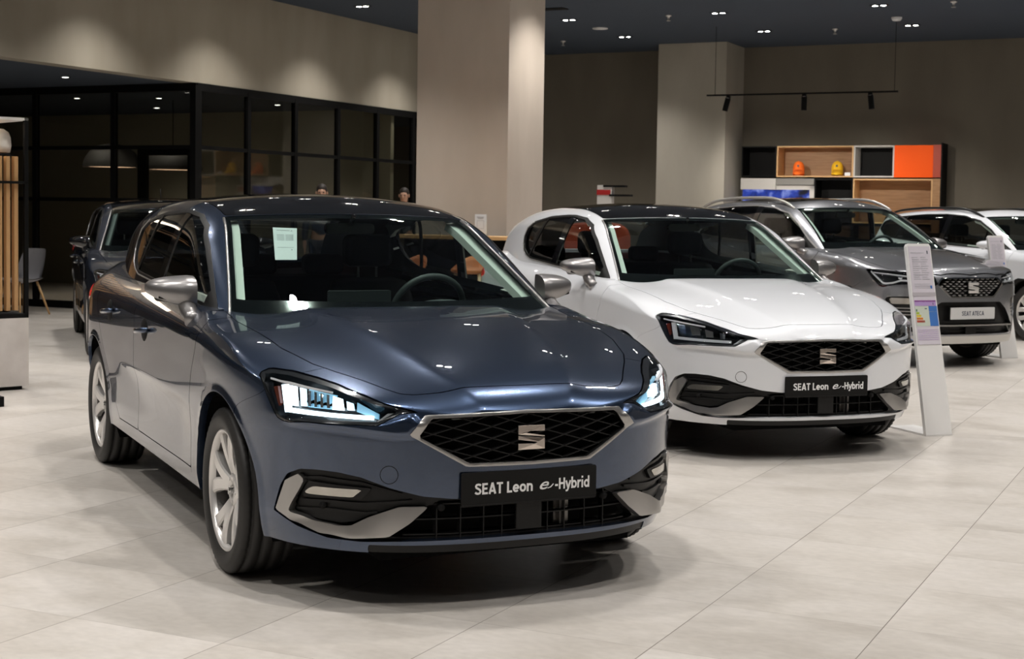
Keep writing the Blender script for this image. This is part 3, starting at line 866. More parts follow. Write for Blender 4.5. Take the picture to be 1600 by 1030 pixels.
    # ------------------------------------------------ number plate
    if plate:
        pl = MB().rbox((.884, -.266, .372), (.893, .266, .492), .008, axis=0).obj('number_plate', MT['plateblack'], root, bevel=.0015)
        MB().box((.8925, -.262, .376), (.8945, .262, .379)).obj('plate_frame_edge', MT['black'], pl)
        bs = ((0, 1, 0), (0, 0, 1)); X = .8942
        stroke_text('SEAT Leon', 'plate_lettering', MT['platewhite'], pl, -.216, .226, .4135, .040, X + .0004)
        text_obj('e', 'plate_script_letter', MT['platewhite'], pl, .060, (X, .055, .430), bs, .0006, .0004, shear=.45, fit=(.036, .028))
        mbp = MB().tube([(X, .068, .420), (X, .080, .423), (X, .091, .434)], .0018, 6).obj('plate_script_stroke', MT['platewhite'], pl)
        stroke_text('-Hybrid', 'plate_lettering', MT['platewhite'], pl, .096, .140, .4135, .040, X + .0004)
    # ------------------------------------------------ greenhouse
    top_f = lambda x, y, z: -1.055 - .28 * y * y - x
    ye = lambda z: .728 - .148 * (z - .974) / .386
    ws, rest = up.cut(lambda x, y, z: np.maximum.reduce([y - ye(z), top_f(x, y, z)]))
    roofp, rest = rest.cut(lambda x, y, z: np.where((z > 1.25) & (x < -.9), np.maximum.reduce([y - (.575 - .03 * np.maximum(-1.8 - x, 0)), x - (-1.06 - .28 * y * y), -3.1 - x]), 1.0), .004)
    win, rest = rest.cut(lambda x, y, z: np.where(y > .5, fxz(LEON_WIN)(x, y, z), 1.0))
    _, rest = rest.cut(lambda x, y, z: np.maximum(z - .955, -.6 - x) if False else z - .90)
    rgl, rest = rest.cut(lambda x, y, z: np.where((x < -2.7), np.maximum.reduce([y - .60, .0 - (z - 1.10), z - 1.36 + .0 * x, x + 3.0]), 1.0))
    wso = ws.both().with_lip(.006).obj('windscreen', MT['ws'], root)
    # painted black edge band of the windscreen, as the frit on its inner face
    inner, frit = ws.move(-.004).cut(lambda x, y, z: np.maximum.reduce([y - (ye(z) - .022), -1.02 - .28 * y * y - x, x - (-.355 - .34 * y * y)]))
    frit.both().obj('screen_edge_band', MT['gloss'], wso)
    # slim bright line along the screen pillar
    ed = [(x, y, z) for x, y, z in [( -.40, .738, .965)]]
    roof = roofp.both().obj('roof_panel', MT['gloss'], root)
    rest.both().with_lip(.01).obj('roof_frame', P, root)
    rgl.both().obj('rear_window', MT['privacy'], root)
    # inner lining of the pillars, seen through the screen
    lin = up.move(-.028)
    fw = lambda x, y, z: np.maximum.reduce([y - (ye(z) - .068), (-1.12 - .28 * y * y) - x])
    _, lin = lin.cut(fw); _, lin = lin.cut(lambda x, y, z: np.where(y > .45, fxz(LEON_WIN)(x, y, z) + .03, 1.0)); _, lin = lin.cut(lambda x, y, z: z - .98)
    _, lin = lin.cut(lambda x, y, z: np.where((x < -2.5) & (z > 1.02), np.maximum(z - 1.33, y - .55), 1.0))
    pil, hdl = lin.cut(lambda x, y, z: np.where(x > -.95, -.1, np.maximum.reduce([z - 1.34, -2.3 - x, S.zb(x) + .11 - z])))
    pil.both().with_lip(.035).obj('pillar_lining', MT['trimcloth'], root); hdl.both().obj('headlining', MT['cabin'], root)  # roof lining coloured dark to stand for pale cloth left unlit
    # side glazing
    for sd in (1, -1):
        g = win if sd > 0 else win.flip()
        wi, tr = win.cut(lambda x, y, z: fxz(LEON_WIN)(x, y, z) + .013)
        t1 = tr.move(.003).with_lip(.012); t1 = t1 if sd > 0 else t1.flip()
        parent_f = doors['front_door', sd]; parent_r = doors['rear_door', sd]
        t1.obj('window_surround', MT['black'] , root)
        bl = lambda z: -1.505 + .30 * (z - 1.2)   # pillar line between the doors, leaning
        fr, rr = wi.cut(lambda x, y, z: (bl(z) + .055) - x)
        pil_, rr = rr.cut(lambda x, y, z: (bl(z) - .045) - x)
        qd = lambda z: -2.03 + .62 * (z - 1.2)
        rr, qq = rr.cut(lambda x, y, z: (qd(z) + .012) - x); qp_, qq = qq.cut(lambda x, y, z: (qd(z) - .014) - x)
        # small black triangle panel ahead of the front door glass
        tri, fr = fr.cut(lambda x, y, z: -(x + .66 - .02 * (z - 1.0)))
        def put(s, nm, m, par, off=-.004, lp=0):
            s = s.move(off); s = s.with_lip(lp) if lp else s; s = s if sd > 0 else s.flip(); return s.obj(nm, m, par)
        put(fr, 'front_side_window', MT['side'], parent_f); put(rr, 'rear_side_window', MT['privacy'], parent_r); put(qq, 'quarter_window', MT['privacy'], parent_r)
        put(pil_, 'door_pillar_trim', MT['gloss'], parent_r, .001, .01); put(qp_, 'quarter_divider', MT['black'], parent_r, .0, .01); put(tri, 'mirror_triangle', MT['black'], parent_f, .001, .01)
        # bright line under and behind the glass
        pts = []
        for a, b in LEON_WIN[:11]:
            lo_, hi_ = .4, .95
            for _ in range(30):
                m_ = (lo_ + hi_) / 2
                if S.G(a, m_, b) < 0: lo_ = m_
                else: hi_ = m_
            pts.append((a, sd * (lo_ + .004), b - .002))
        MB().tube(pts, .0042, 6).obj('chrome_window_strip', MT['satin'], root)
        # bright screen pillar strip
        pts = []
        for z in np.linspace(.955, 1.352, 14):
            y = ye(z) + .006; lo_, hi_ = -1.5, 0.2
            for _ in range(30):
                m_ = (lo_ + hi_) / 2
                if S.G(m_, y, z) < 0: lo_ = m_
                else: hi_ = m_
            pts.append((lo_ + .004, sd * y, z))
        MB().tube(pts, .0065, 6).obj('screen_pillar_strip', MT['satin'], root)
        # door handles
        for k, hx, hz in (('front_door', -1.36, .826), ('rear_door', -2.24, .858)):
            d = doors[k, sd]; yy = float(S.Wd(hx, hz))
            mb = MB(); n = 14
            pts = [(hx - .095 + .19 * t, sd * (yy + .004 + .034 * math.sin(math.pi * min(1, max(0, t))) ** .5), hz - .009 + .018 * t) for t in np.linspace(0, 1, n)]
            mb.tube(pts, [.013 if 0 < i < n - 1 else .009 for i in range(n)], 10).obj('door_handle', P, d)
            mb = MB(); mb.sphere((hx - .01, sd * (yy - .006), hz), .062, 18, 10, (1.2, .26, .95)).obj('handle_recess', MT['blackm'], d)
        # door mirrors
        door_mirror(root, sd, (-.715, 1.010, 1.042), mirror_m or MT['mirrorcap'])
    # ------------------------------------------------ wheels and inner arches
    for x in (0.0, -2.686):
        for sd in (1, -1):
            w = wheel(root, x, sd * .774, sd)
            arch_liner(S, root, x, sd, .382, .325)
    # ------------------------------------------------ cabin
    tub = MB()
    tub.box((-3.0, -.74, .28), (.10, .74, .30)).box((-3.0, -.79, .28), (-.55, -.775, .93)).box((-3.0, .775, .28), (-.55, .79, .93)).box((-3.24, -.55, .28), (-3.20, .55, 1.0)).box((-.42, -.70, .28), (-.40, .70, .90))
    tub.box((-2.9, -.50, .17), (.72, .50, .20))
    tub.obj('floor_pan', MT['cavity'], root)
    cabin(root, S)
    for y0, y1, xb in ((.10, .60, -.345), (-.52, .02, -.335)):
        pts = [(-.335 - .30 * y * y - .012, y, .985 - .05 * (abs(y)) ** 2 + .010) for y in np.linspace(y0, y1, 12)]
        MB().tube(pts, .007, 6).obj('wiper_blade', MT['blackm'], root)
    # roof aerial fin, rear lamps
    mb = MB(); mb.prism([(-2.95, 0), (-2.80, 0), (-2.90, .055), (-2.935, .06)], -.014, .014, axis=1); o = mb.obj('roof_aerial', P, root, bevel=.004); o.location = (0, 0, float(S.rc(-2.9)) - .004)
    for sd in (1, -1):
        f = sdpoly([(.98, .95), (.98, .83), (.52, .79), (.48, .84), (.70, .95)])
        rl, _ = low.cut(lambda x, y, z: np.where(x < -2.7, np.maximum(np.abs(z - .915) - .045 * sstep(-2.78, -3.1, x) - .006, np.maximum(x + 2.85, .30 - y)), 1.0))
        rl = rl.move(.003).with_lip(.02); rl = rl if sd > 0 else rl.flip(); rl.obj('tail_lamp', MT['red'], root)
    return root

def leon_lamps(root, lit):
    S = L; lens = LENS['leon']
    for sd in (1, -1):
        o = lens.move(.0006); o = o if sd > 0 else o.flip()
        lo = o.obj('headlamp', MT['lens'], root)
        b = lens.move(-.050); rim_ = lens.with_lip(.050); k = len(lens.F); rim_ = Surf(rim_.V, rim_.F[k:], rim_.N)
        hs = join(b, Surf(rim_.V, rim_.F, rim_.N)); hs = hs if sd > 0 else hs.flip(); hs.obj('lamp_housing', MT['lampbody'], lo)
        # dark band painted inside the lens edge
        inner, edge = lens.cut(lambda x, y, z: fth(S, HL)(x, y, z) + .012)
        e = edge.move(-.002); e = e if sd > 0 else e.flip(); e.obj('lamp_bezel', MT['lampbody'], lo)
        if lit: GL, GW = MT['led'], MT['ledlow']
        else: GL, GW = MT['guideoff'], MT['lampbody']
        # light guide: an L that frames the reflectors, running along the bottom
        def piece(poly, off, nm, m, parent=lo, thick=.012):
            """crisp block behind the lens, outlined in (angle, height); quads are gridded so they follow the curve"""
            mb = MB(); P4 = [np.array(p, float) for p in poly]; nu, nv = 7, 3
            if len(P4) != 4: P4 = [P4[0], P4[1], P4[-2], P4[-1]]
            tz = np.array([(P4[0] * (1 - u) + P4[1] * u) * (1 - v) + (P4[3] * (1 - u) + P4[2] * u) * v for u in np.linspace(0, 1, nu) for v in np.linspace(0, 1, nv)])
            V = []
            for o_ in (off, off + thick): V += [(p[0], sd * p[1], p[2]) for p in S.surf_many(tz[:, 0], tz[:, 1], -o_)]
            n = nu * nv; F = []
            for i in range(nu - 1):
                for j in range(nv - 1):
                    q = (i * nv + j, (i + 1) * nv + j, (i + 1) * nv + j + 1, i * nv + j + 1); F.append(q); F.append(tuple(k + n for k in q[::-1]))
            for i in range(nu - 1):
                for j, in ((0,), (nv - 1,)): q = (i * nv + j, (i + 1) * nv + j); F.append((q[0], q[1], q[1] + n, q[0] + n))
            for j in range(nv - 1):
                for i, in ((0,), (nu - 1,)): q = (i * nv + j, i * nv + j + 1); F.append((q[0], q[1], q[1] + n, q[0] + n))
            mb.add(V, F).obj(nm, m, parent)
        piece([(.870, .775), (.846, .779), (.822, .684), (.846, .680)], .018, 'light_guide', GL)
        piece([(.846, .698), (.515, .692), (.515, .678), (.846, .682)], .018, 'light_guide', GL)
        if lit:
            piece([(.843, .776), (.812, .774), (.802, .706), (.826, .706)], .026, 'main_beam_module', GL)
            piece([(.796, .772), (.774, .769), (.766, .708), (.786, .708)], .030, 'main_beam_module', MT['ledmid'])
            piece([(.660, .752), (.628, .745), (.620, .706), (.660, .706)], .028, 'dipped_beam_module', GL)
            piece([(.612, .738), (.590, .732), (.584, .708), (.608, .708)], .032, 'dipped_beam_module', MT['ledmid'])
            for k_ in range(4):
                t0 = .755 - .024 * k_; piece([(t0, .766 - .003 * k_), (t0 - .010, .764 - .003 * k_), (t0 - .014, .710), (t0 - .004, .710)], .026, 'lamp_fin', MT['reflector'])
            piece([(.765, .770), (.655, .757), (.665, .706), (.765, .706)], .044, 'lamp_reflector', GW)
            piece([(.575, .736), (.50, .700), (.50, .682), (.575, .704)], .034, 'lamp_reflector', GW)
        else:
            piece([(.835, .772), (.79, .768), (.775, .712), (.815, .712)], .034, 'lamp_reflector', MT['reflector'])
            piece([(.755, .762), (.70, .756), (.69, .715), (.74, .712)], .034, 'lamp_reflector', MT['disc'])
            piece([(.665, .750), (.62, .740), (.615, .708), (.655, .708)], .034, 'lamp_reflector', MT['disc'])
            piece([(.58, .735), (.55, .728), (.55, .702), (.575, .702)], .034, 'lamp_reflector', MT['reflector'])
        piece([(.925, .800), (.66, .768), (.66, .761), (.925, .790)], .014, 'upper_light_guide', MT['guideoff'])
        piece([(.90, .765), (.88, .77), (.862, .71), (.87, .70)], .010, 'side_reflector', MT['amber'])
        piece([(.47, .700), (.45, .702), (.49, .672), (.505, .672)], .016, 'light_guide_tip', MT['guideoff'])

def door_mirror(root, sd, c, m, foot=(-.565, .862, .925), k=1.0):
    """cy is the outer tip; lofted outwards from the flat inner end"""
    cx, cy, cz = c; mb = MB(); V = []; nsec = 13; npt = 20; Wm = .190 * k
    for i in range(nsec):
        t = math.sin(math.pi / 2 * i / (nsec - 1)) if i else 0.0
        e = max(.0, 1 - t ** 5.0) ** .5 if i < nsec - 1 else .02
        if i == 0: e = .90
        top = (.074 - .026 * t) * (.30 + .70 * e) - .004; bot = (-.070 + .034 * t) * (.30 + .70 * e)
        if i == nsec - 1: top, bot = .006, -.006
        dep = .098 * (.25 + .75 * e); xr = -.030 - .0 * t; sh = -.050 * t ** 1.4
        zc = (top + bot) / 2; hz = (top - bot) / 2
        for j in range(npt):
            a = 2 * math.pi * j / npt; ca, sa = math.cos(a), math.sin(a)
            g = lambda v, p: math.copysign(abs(v) ** p, v)
            px = (dep if ca > 0 else .022) * g(ca, .8 if ca > 0 else .4); pz = hz * g(sa, .62)
            pz += .010 * (px / .098 if px > 0 else 0) * -1
            V.append((cx + (xr + px + sh) * k, sd * (cy - Wm + Wm * t), cz + (zc + pz) * k + .012 * t))
    F = [(i * npt + j, i * npt + (j + 1) % npt, (i + 1) * npt + (j + 1) % npt, (i + 1) * npt + j) for i in range(nsec - 1) for j in range(npt)]
    F += [tuple(range(npt))[::-1], tuple(range((nsec - 1) * npt, nsec * npt))]
    if sd > 0: F = [f[::-1] for f in F]
    mb.add(V, F, True); o = mb.obj('door_mirror', m, root)
    md = o.modifiers.new('edge', 'EDGE_SPLIT'); md.split_angle = math.radians(55)
    mb = MB(); A = Vector((cx + .015, sd * (cy - Wm + .035), cz - .050)); B = Vector((foot[0], sd * foot[1], foot[2]))
    mb.tube([A, A.lerp(B, .3) + Vector((0, 0, -.012)), A.lerp(B, .75), B], [.036, .036, .030, .034], 14).obj('mirror_foot', m, o)
    P = [(cx + .042 - .050 * (t / Wm) ** 1.4, sd * (cy - Wm + t), cz - .050 * k + .034 * (t / Wm)) for t in np.linspace(.01, Wm * .80, 10)]
    MB().tube(P, .007, 8).obj('mirror_indicator', MT['black'], o)
    MB().rbox((cx - .056, min(sd * (cy - Wm + .012), sd * (cy - .03)), cz - .045), (cx - .051, max(sd * (cy - Wm + .012), sd * (cy - .03)), cz + .045), .02, axis=0).obj('mirror_glass', MT['chrome'], o)
    return o

def seat(parent, x, y, w=.50, head=True):
    mb = MB()
    def pad(pts, y0, y1, name=None):
        V = []; F = []; n = len(pts)
        ys = [y0, y0 + .05, y1 - .05, y1]; ins = [.03, 0, 0, .03]
        cxm = sum(p[0] for p in pts) / n; czm = sum(p[1] for p in pts) / n
        for yy, i_ in zip(ys, ins):
            for a, b in pts: V.append((a + (cxm - a) * i_ * 3, yy, b + (czm - b) * i_ * 3))
        for j in range(3):
            for k in range(n): l = (k + 1) % n; F.append((j * n + k, j * n + l, (j + 1) * n + l, (j + 1) * n + k))
        F.append(tuple(range(n))[::-1]); F.append(tuple(range(3 * n, 4 * n)))
        mb.add(V, F, True)
    pad([(x + .25, .50), (x + .24, .58), (x - .22, .54), (x - .24, .42), (x + .22, .40)], y - w / 2, y + w / 2)
    pad([(x - .16, .50), (x - .26, .80), (x - .36, 1.06), (x - .44, 1.06), (x - .38, .75), (x - .30, .48)], y - w / 2 + .01, y + w / 2 - .01)
    o = mb.obj('seat', MT['seat'], parent, sub=1)
    if head:
        mb = MB(); mb.rbox((x - .47, y - .13, 1.10), (x - .36, y + .13, 1.27), .045, axis=0).obj('headrest', MT['seat'], o, bevel=.03)
        MB().tube([(x - .41, y - .05, 1.02), (x - .415, y - .05, 1.12)], .007, 8).tube([(x - .41, y + .05, 1.02), (x - .415, y + .05, 1.12)], .007, 8).obj('headrest_post', MT['satin'], o)
    return o
def cabin(root, S, dz=0.0, dx=0.0):
    # dashboard: lofted across the cabin
    mb = MB(); V = []; F = []
    ys = np.linspace(-.70, .70, 29)
    for y in ys:
        c = abs(y)
        bin_ = .035 * math.exp(-((y - .36) / .17) ** 2)
        prof = [(-.36 - .30 * c * c, .930), (-.50 - .22 * c * c, .952), (-.66 - .1 * c * c, .958 + bin_ * .6), (-.80, .955 + bin_), (-.86, .93 + bin_), (-.88, .86), (-.86, .70), (-.80, .50)]
        for a, b in prof: V.append((a + dx, y, b + dz))
    m = 8
    for i in range(len(ys) - 1):
        for k in range(m - 1): F.append((i * m + k, i * m + k + 1, (i + 1) * m + k + 1, (i + 1) * m + k))
    mb.add(V, F, True); d = mb.obj('dashboard', MT['cabin'], root)
    MB().rbox((-.80 + dx, -.20, .925 + dz), (-.785 + dx, .10, 1.035 + dz), .008, axis=0).obj('centre_screen', MT['screen'], d, bevel=.002)
    # steering wheel
    c = Vector((-.98 + dx, .36, .93 + dz)); ax = Vector((-.90, 0, .42)).normalized(); u = Vector((0, 1, 0)); w = ax.cross(u)
    sw = MB().tube([c + (u * math.cos(a) + w * math.sin(a)) * .178 for a in np.linspace(0, 2 * math.pi, 41)[:-1]], .0155, 10, closed=True)
    sw.tube([c - u * .17, c - u * .03], .014, 8).tube([c + u * .17, c + u * .03], .014, 8).tube([c + w * .03, c + w * .17], .012, 8) if False else sw.tube([c - u * .17, c + u * .17], .016, 8)
    sw.tube([c, c - ax * .16], .03, 10)
    sw.obj('steering_wheel', MT['cabin'], root)
    for y in (.36, -.36): seat(root, -1.42 + dx, y)
    mb = MB(); mb.rbox((-2.55 + dx, -.66, .40 + dz), (-2.05 + dx, .66, .58 + dz), .08, axis=0).obj('rear_bench', MT['seat'], root, bevel=.03)
    mb = MB(); mb.prism([(-2.42 + dx, .55 + dz), (-2.55 + dx, .55 + dz), (-2.74 + dx, 1.02 + dz), (-2.62 + dx, 1.02 + dz)], -.64, .64, axis=1).obj('rear_backrest', MT['seat'], root, bevel=.03)
    for y in (-.40, 0, .40): MB().rbox((-2.76 + dx, y - .12, 1.02 + dz), (-2.66 + dx, y + .12, 1.14 + dz), .04, axis=0).obj('rear_headrest', MT['seat'], root, bevel=.02)
    MB().rbox((-1.10 + dx, -.12, 1.285 + dz), (-1.07 + dx, .12, 1.335 + dz), .02, axis=0).tube([(-1.06 + dx, 0, 1.33 + dz), (-1.02 + dx, 0, 1.375 + dz)], .012, 8).obj('rear_view_mirror', MT['gloss'], root)
    return d
MT['ledmid'] = mat('dimmer led module', (1, 1, 1), 0.4, emit=(0.55, 0.82, 1.0), estr=1.3)
MT['foglens'] = mat('fog lamp reflector', (0.62, 0.58, 0.52), 0.18, 0.9)
MT['screen'] = mat('dashboard screen', (0.035, 0.040, 0.042), 0.35)
# ---------------------------------------------------------------- sport utility car
T = Car()
T.res = (90, 70, 28, 52); T.rows_top = 30; T.gres = (36, 50, 28, 48)
T.N = spl([(.15, .80), (.25, .86), (.40, .885), (.6, .89), (.75, .885), (.83, .865), (.90, .83), (1.0, .78)])
T.T = spl([(.15, -3.36), (.5, -3.47), (.8, -3.46), (1.15, -3.38)])
T.wl = spl([(.2, .86), (.32, .895), (.45, .905), (.6, .915), (.75, .92), (.9, .915), (1.1, .905)])
T.zc = spl([(.9, .86), (.4, .90), (-.4, .97), (-1.5, .99), (-3.5, 1.03)])
T.zb = spl([(0, 1.05), (-.35, 1.075), (-1.4, 1.11), (-2.4, 1.16), (-3.5, 1.18)])
T.hc = spl([(.90, .78), (.885, .82), (.86, .87), (.80, .92), (.70, .955), (.5, 1.0), (.2, 1.055), (-.1, 1.09), (-.35, 1.11), (-.6, 1.12)])
T.ridge = spl([(-.3, .5), (.4, .4), (.87, .3)]); T.ridge_h = .008; T.cowl_x = -.45
T.zbot = spl([(1, .23), (.4, .25), (-.3, .28), (-2.3, .28), (-3.5, .28)])
T.rc = spl([(-.9, 1.48), (-1.05, 1.53), (-1.3, 1.575), (-1.7, 1.60), (-2.1, 1.598), (-2.6, 1.57), (-3.0, 1.51), (-3.3, 1.44)])
T.gz0 = 1.08; T.gw = .835; T.gtail = -2.3; T.wsx = -.28; T.wsk = 1.72; T.wsz = 1.115; T.rex = -3.36; T.go = (-1.0, -2.6); T.gbase = 1.0
T.emboss = [arch_bump(0.0, .40, .35, .007, .04), arch_bump(-2.638, .40, .35, .007, .04)]
SUVWIN = [(-.40, 1.049), (-.63, 1.178), (-.86, 1.326), (-1.09, 1.437), (-1.36, 1.493), (-1.7, 1.513), (-2.1, 1.507), (-2.63, 1.470), (-2.92, 1.40), (-2.98, 1.30), (-2.78, 1.19), (-2.1, 1.14), (-1.4, 1.11), (-.75, 1.079)]
SHL = [(.97, .912), (.93, .917), (.78, .908), (.58, .890), (.46, .876), (.375, .862), (.350, .80), (.36, .775), (.45, .790), (.55, .787), (.70, .778), (.80, .753), (.83, .758), (.90, .83)]
SGR = [(.318, .848), (.358, .788), (.232, .664), (-.1, .660), (-.1, .852)]
SGI = [(.306, .838), (.342, .788), (.224, .675), (-.1, .671), (-.1, .842)]
SLO = [(.320, .622), (.400, .560), (.508, .441), (.570, .402), (.62, .395), (.62, .330), (.44, .318), (-.1, .318), (-.1, .625)]
SFOG = [(.785, .640), (.76, .665), (.60, .672), (.50, .650), (.50, .56), (.54, .48), (.60, .455), (.70, .52), (.77, .60)]
def make_suv(name, label, cat):
    S = T; P = MT['grey']; root = empty(name, label, cat)
    low = S.build_lower(); up = S.build_upper(); cut = low; AX = -2.638
    for cx in (0.0, AX): _, cut = cut.cut(arch_field(cx, .395, .35))
    # black cladding round the arches and along the sill
    def clad(x, y, z):
        a = np.minimum(np.hypot(x, z - .35), np.hypot(x - AX, z - .35)) - .455
        return np.where((y > .5) & (x < .62), np.minimum(np.where(z < .75, a, 1), z - .40), 1.0)
    cl, cut = cut.cut(clad)
    hoodp = [(-.50, .80), (-.2, .80), (.164, .785), (.372, .752), (.54, .735), (.65, .675), (.706, .598), (.78, .48), (.823, .33), (.845, 0), (.845, -.2), (-.6, -.2), (-.6, .8)]
    hf = sdpoly(hoodp)
    hood, cut = cut.cut(lambda x, y, z: np.where(z > .82, hf(x, y), 1.0), .006)
    hood, _ = hood.cut(lambda x, y, z: (-.31 - .26 * y * y) - x)
    lens, cut = cut.cut(fth(S, SHL), .004)
    gr, cut = cut.cut(fth(S, SGR)); gin, frame = gr.cut(fth(S, SGI))
    lo_, cut = cut.cut(fth(S, SLO)); fg, cut = cut.cut(fth(S, SFOG))
    zA = spl([(.2, -.52), (.69, -.46), (.96, -.38), (1.1, -.35)]); zR = spl([(.3, -2.06), (.45, -2.16), (.75, -2.40), (1.0, -2.60), (1.2, -2.55)])
    fd, cut = cut.cut(lambda x, y, z: np.where(y > .5, np.maximum.reduce([x - zA(z), -1.65 - x, .42 - z]), 1.0), .006)
    rd, cut = cut.cut(lambda x, y, z: np.where(y > .5, np.maximum.reduce([x + 1.65, zR(z) - x, .42 - z]), 1.0), .006)
    skirt, cut = cut.cut(lambda x, y, z: np.maximum(z - .306, theta(S, x, y) - .60))
    fb = spl([(.1, .2), (.72, .25), (.85, .45), (.93, .55), (1.1, .6)])
    bump, cut = cut.cut(lambda x, y, z: fb(z) - x, .003)
    bmp = bump.both().with_lip(.03).obj('front_bumper', P, root)
    hood.both().with_lip(.02).obj('bonnet', P, root)
    cut.both().with_lip(.02).obj('body_shell', P, root)
    cl.move(.004).both().with_lip(.02).obj('wheel_arch_cladding', MT['black'], root)
    skirt.move(.012).both().with_lip(.03).obj('skid_plate', MT['satinpale'], root)
    doors = {}
    for k, s in (('front_door', fd), ('rear_door', rd)):
        for sd, t in ((1, s), (-1, s.flip())): doors[k, sd] = t.with_lip(.018).obj(k, P, root)
    frame.move(.006).both().with_lip(.03).obj('grille_frame', MT['chrome'], root)
    gw_ = gin.both().with_lip(.05); g = join(gin.move(-.05).both(), Surf(gw_.V, gw_.F[2 * len(gin.F):], gw_.N)).obj('grille', MT['cavity'], root)
    gf = sdpoly([(.30, .838), (.372, .788), (.235, .675), (-.235, .675), (-.372, .788), (-.30, .838)])
    def fx(y, z):
        w = S.Wd(.7, z); a = (1 - min(.99, abs(y) / w) ** S.q) ** (1 / S.p); return S.x0 + (float(S.N(z)) - S.x0) * a
    mb = MB(); r = 0
    for z in np.arange(.684, .84, .021):
        for y in np.arange(-.40 + (.032 if r % 2 else 0), .40, .064):
            if gf(np.float64(y), np.float64(z)) < -.004 and abs(y) > .065 or (gf(np.float64(y), np.float64(z)) < -.004 and not (.70 < z < .80)):
                x = fx(y, z) - .012
                mb.add([(x, y - .025, z + .004), (x + .006, y, z - .006), (x, y + .025, z + .004), (x, y, z + .010), (x - .02, y - .025, z + .004), (x - .02, y, z - .006), (x - .02, y + .025, z + .004)], [(0, 1, 2, 3), (0, 4, 5, 1), (1, 5, 6, 2)])
        r += 1
    mb.obj('grille_scales', MT['disc'], g)
    emblem_obj(g, (.892, 0, .755), .115, .098, -.03, MT['alloy'])
    # lower intake with a bright bar
    it = lo_.move(-.05).both(); lw = lo_.both().with_lip(.05); ino = join(it, Surf(lw.V, lw.F[2 * len(lo_.F):], lw.N)).obj('lower_intake', MT['black'], root)
    for sd in (1, -1):
        Pp, Nn = fascia_line(S, [(-.0, .402), (.30, .402), (.50, .398), (.60, .392)], -.004, 20)
        if sd < 0: Pp = mirror_pts(Pp); Nn = mirror_pts(Nn)
        mb = MB(); ribbon(mb, Pp, Nn, .013, .03)
        Pp, Nn = fascia_line(S, [(.60, .392), (.585, .35), (.54, .325), (.46, .39)], -.003, 16)
        if sd < 0: Pp = mirror_pts(Pp); Nn = mirror_pts(Nn)
        ribbon(mb, Pp, Nn, .012, .03); mb.obj('intake_trim', MT['satin'], ino)
    MB().rbox((.862, -.062, .322), (.874, .062, .392), .006, axis=0).obj('radar_cover', MT['plateblack'], ino)
    mb = MB()
    for z in (.35, .44): mb.box((.845, -.30, z), (.862, .30, z + .006))
    mb.obj('intake_slats', MT['blackm'], ino)
    pl = MB().rbox((.888, -.262, .462), (.896, .262, .572), .008, axis=0).obj('number_plate', MT['plateoff'], root, bevel=.0015)
    MB().rbox((.880, -.27, .444), (.890, .27, .576), .008, axis=0).obj('plate_holder', MT['blackm'], pl)
    stroke_text('SEAT ATECA', 'plate_lettering', MT['inkdark'], pl, -.132, .264, .496, .042, .8966)
    for sd in (1, -1):
        fl = lambda s: s if sd > 0 else s.flip()
        lo = fl(lens.move(.0006)).obj('headlamp', MT['lens'], root)
        ll = lens.with_lip(.05); fl(join(lens.move(-.05), Surf(ll.V, ll.F[len(lens.F):], ll.N))).obj('lamp_housing', MT['lampbody'], lo)
        def line(poly, nm, m, hh=.012, off=-.015):
            Pp, Nn = fascia_line(S, poly, off, 22)
            if sd < 0: Pp = mirror_pts(Pp); Nn = mirror_pts(Nn)
            mb = MB(); ribbon(mb, Pp, Nn, hh, .02); mb.obj(nm, m, lo)
        line([(.925, .895), (.80, .785), (.72, .795), (.655, .822), (.58, .818), (.42, .812)], 'light_guide', MT['guideoff'], .016)
        line([(.90, .888), (.70, .872), (.42, .850)], 'upper_light_guide', MT['guideoff'], .009)
        for th_, z_ in ((.66, .852), (.55, .845), (.47, .84)):
            c = S.surf(th_, z_, -.030); n = S.surf(th_, z_, 1) - c; n /= np.linalg.norm(n); c[1] *= sd; n[1] *= sd
            MB().tube([c, c + n * .01], .020, 14).obj('lamp_projector', MT['reflector'], lo)
        f1 = fg.move(-.02).with_lip(.03); fl(f1).obj('fog_lamp_surround', MT['black'], root)
        q, _ = fg.cut(fth(S, [(.75, .655), (.58, .655), (.56, .60), (.73, .598)])); fl(q.move(-.006).with_lip(.02)).obj('fog_lamp', MT['foglens'], root)
        rm, _ = bump.cut(fth(S, [(.80, .665), (.60, .69), (.50, .672), (.50, .668), (.60, .684), (.78, .66)])); fl(rm.move(.006).with_lip(.01)).obj('fog_trim', MT['satin'], root)
        mb = MB()
        for z in (.56, .53, .50):
            Pp, Nn = fascia_line(S, [(.70 - (.56 - z) * 1.2, z), (.53, z)], -.012, 12)
            if sd < 0: Pp = mirror_pts(Pp); Nn = mirror_pts(Nn)
            ribbon(mb, Pp, Nn, .010, .02)
        mb.obj('vent_fins', MT['satin'], root)
    # greenhouse
    ye = lambda z: .738 - .148 * (z - 1.105) / .39
    ws, rest = up.cut(lambda x, y, z: np.maximum.reduce([y - ye(z), -1.02 - .28 * y * y - x]))
    roofp, rest = rest.cut(lambda x, y, z: np.where((z > 1.35) & (x < -.9), np.maximum.reduce([y - .53, x + 1.30 + .20 * y * y, -2.4 - x]), 1.0), .005)
    win, rest = rest.cut(lambda x, y, z: np.where(y > .5, fxz(SUVWIN)(x, y, z), 1.0)); _, rest = rest.cut(lambda x, y, z: z - 1.0)
    rgl, rest = rest.cut(lambda x, y, z: np.where((x < -2.7), np.maximum.reduce([y - .62, 1.20 - z, z - 1.46, x + 3.0]), 1.0))
    wso = ws.both().with_lip(.006).obj('windscreen', MT['ws'], root)
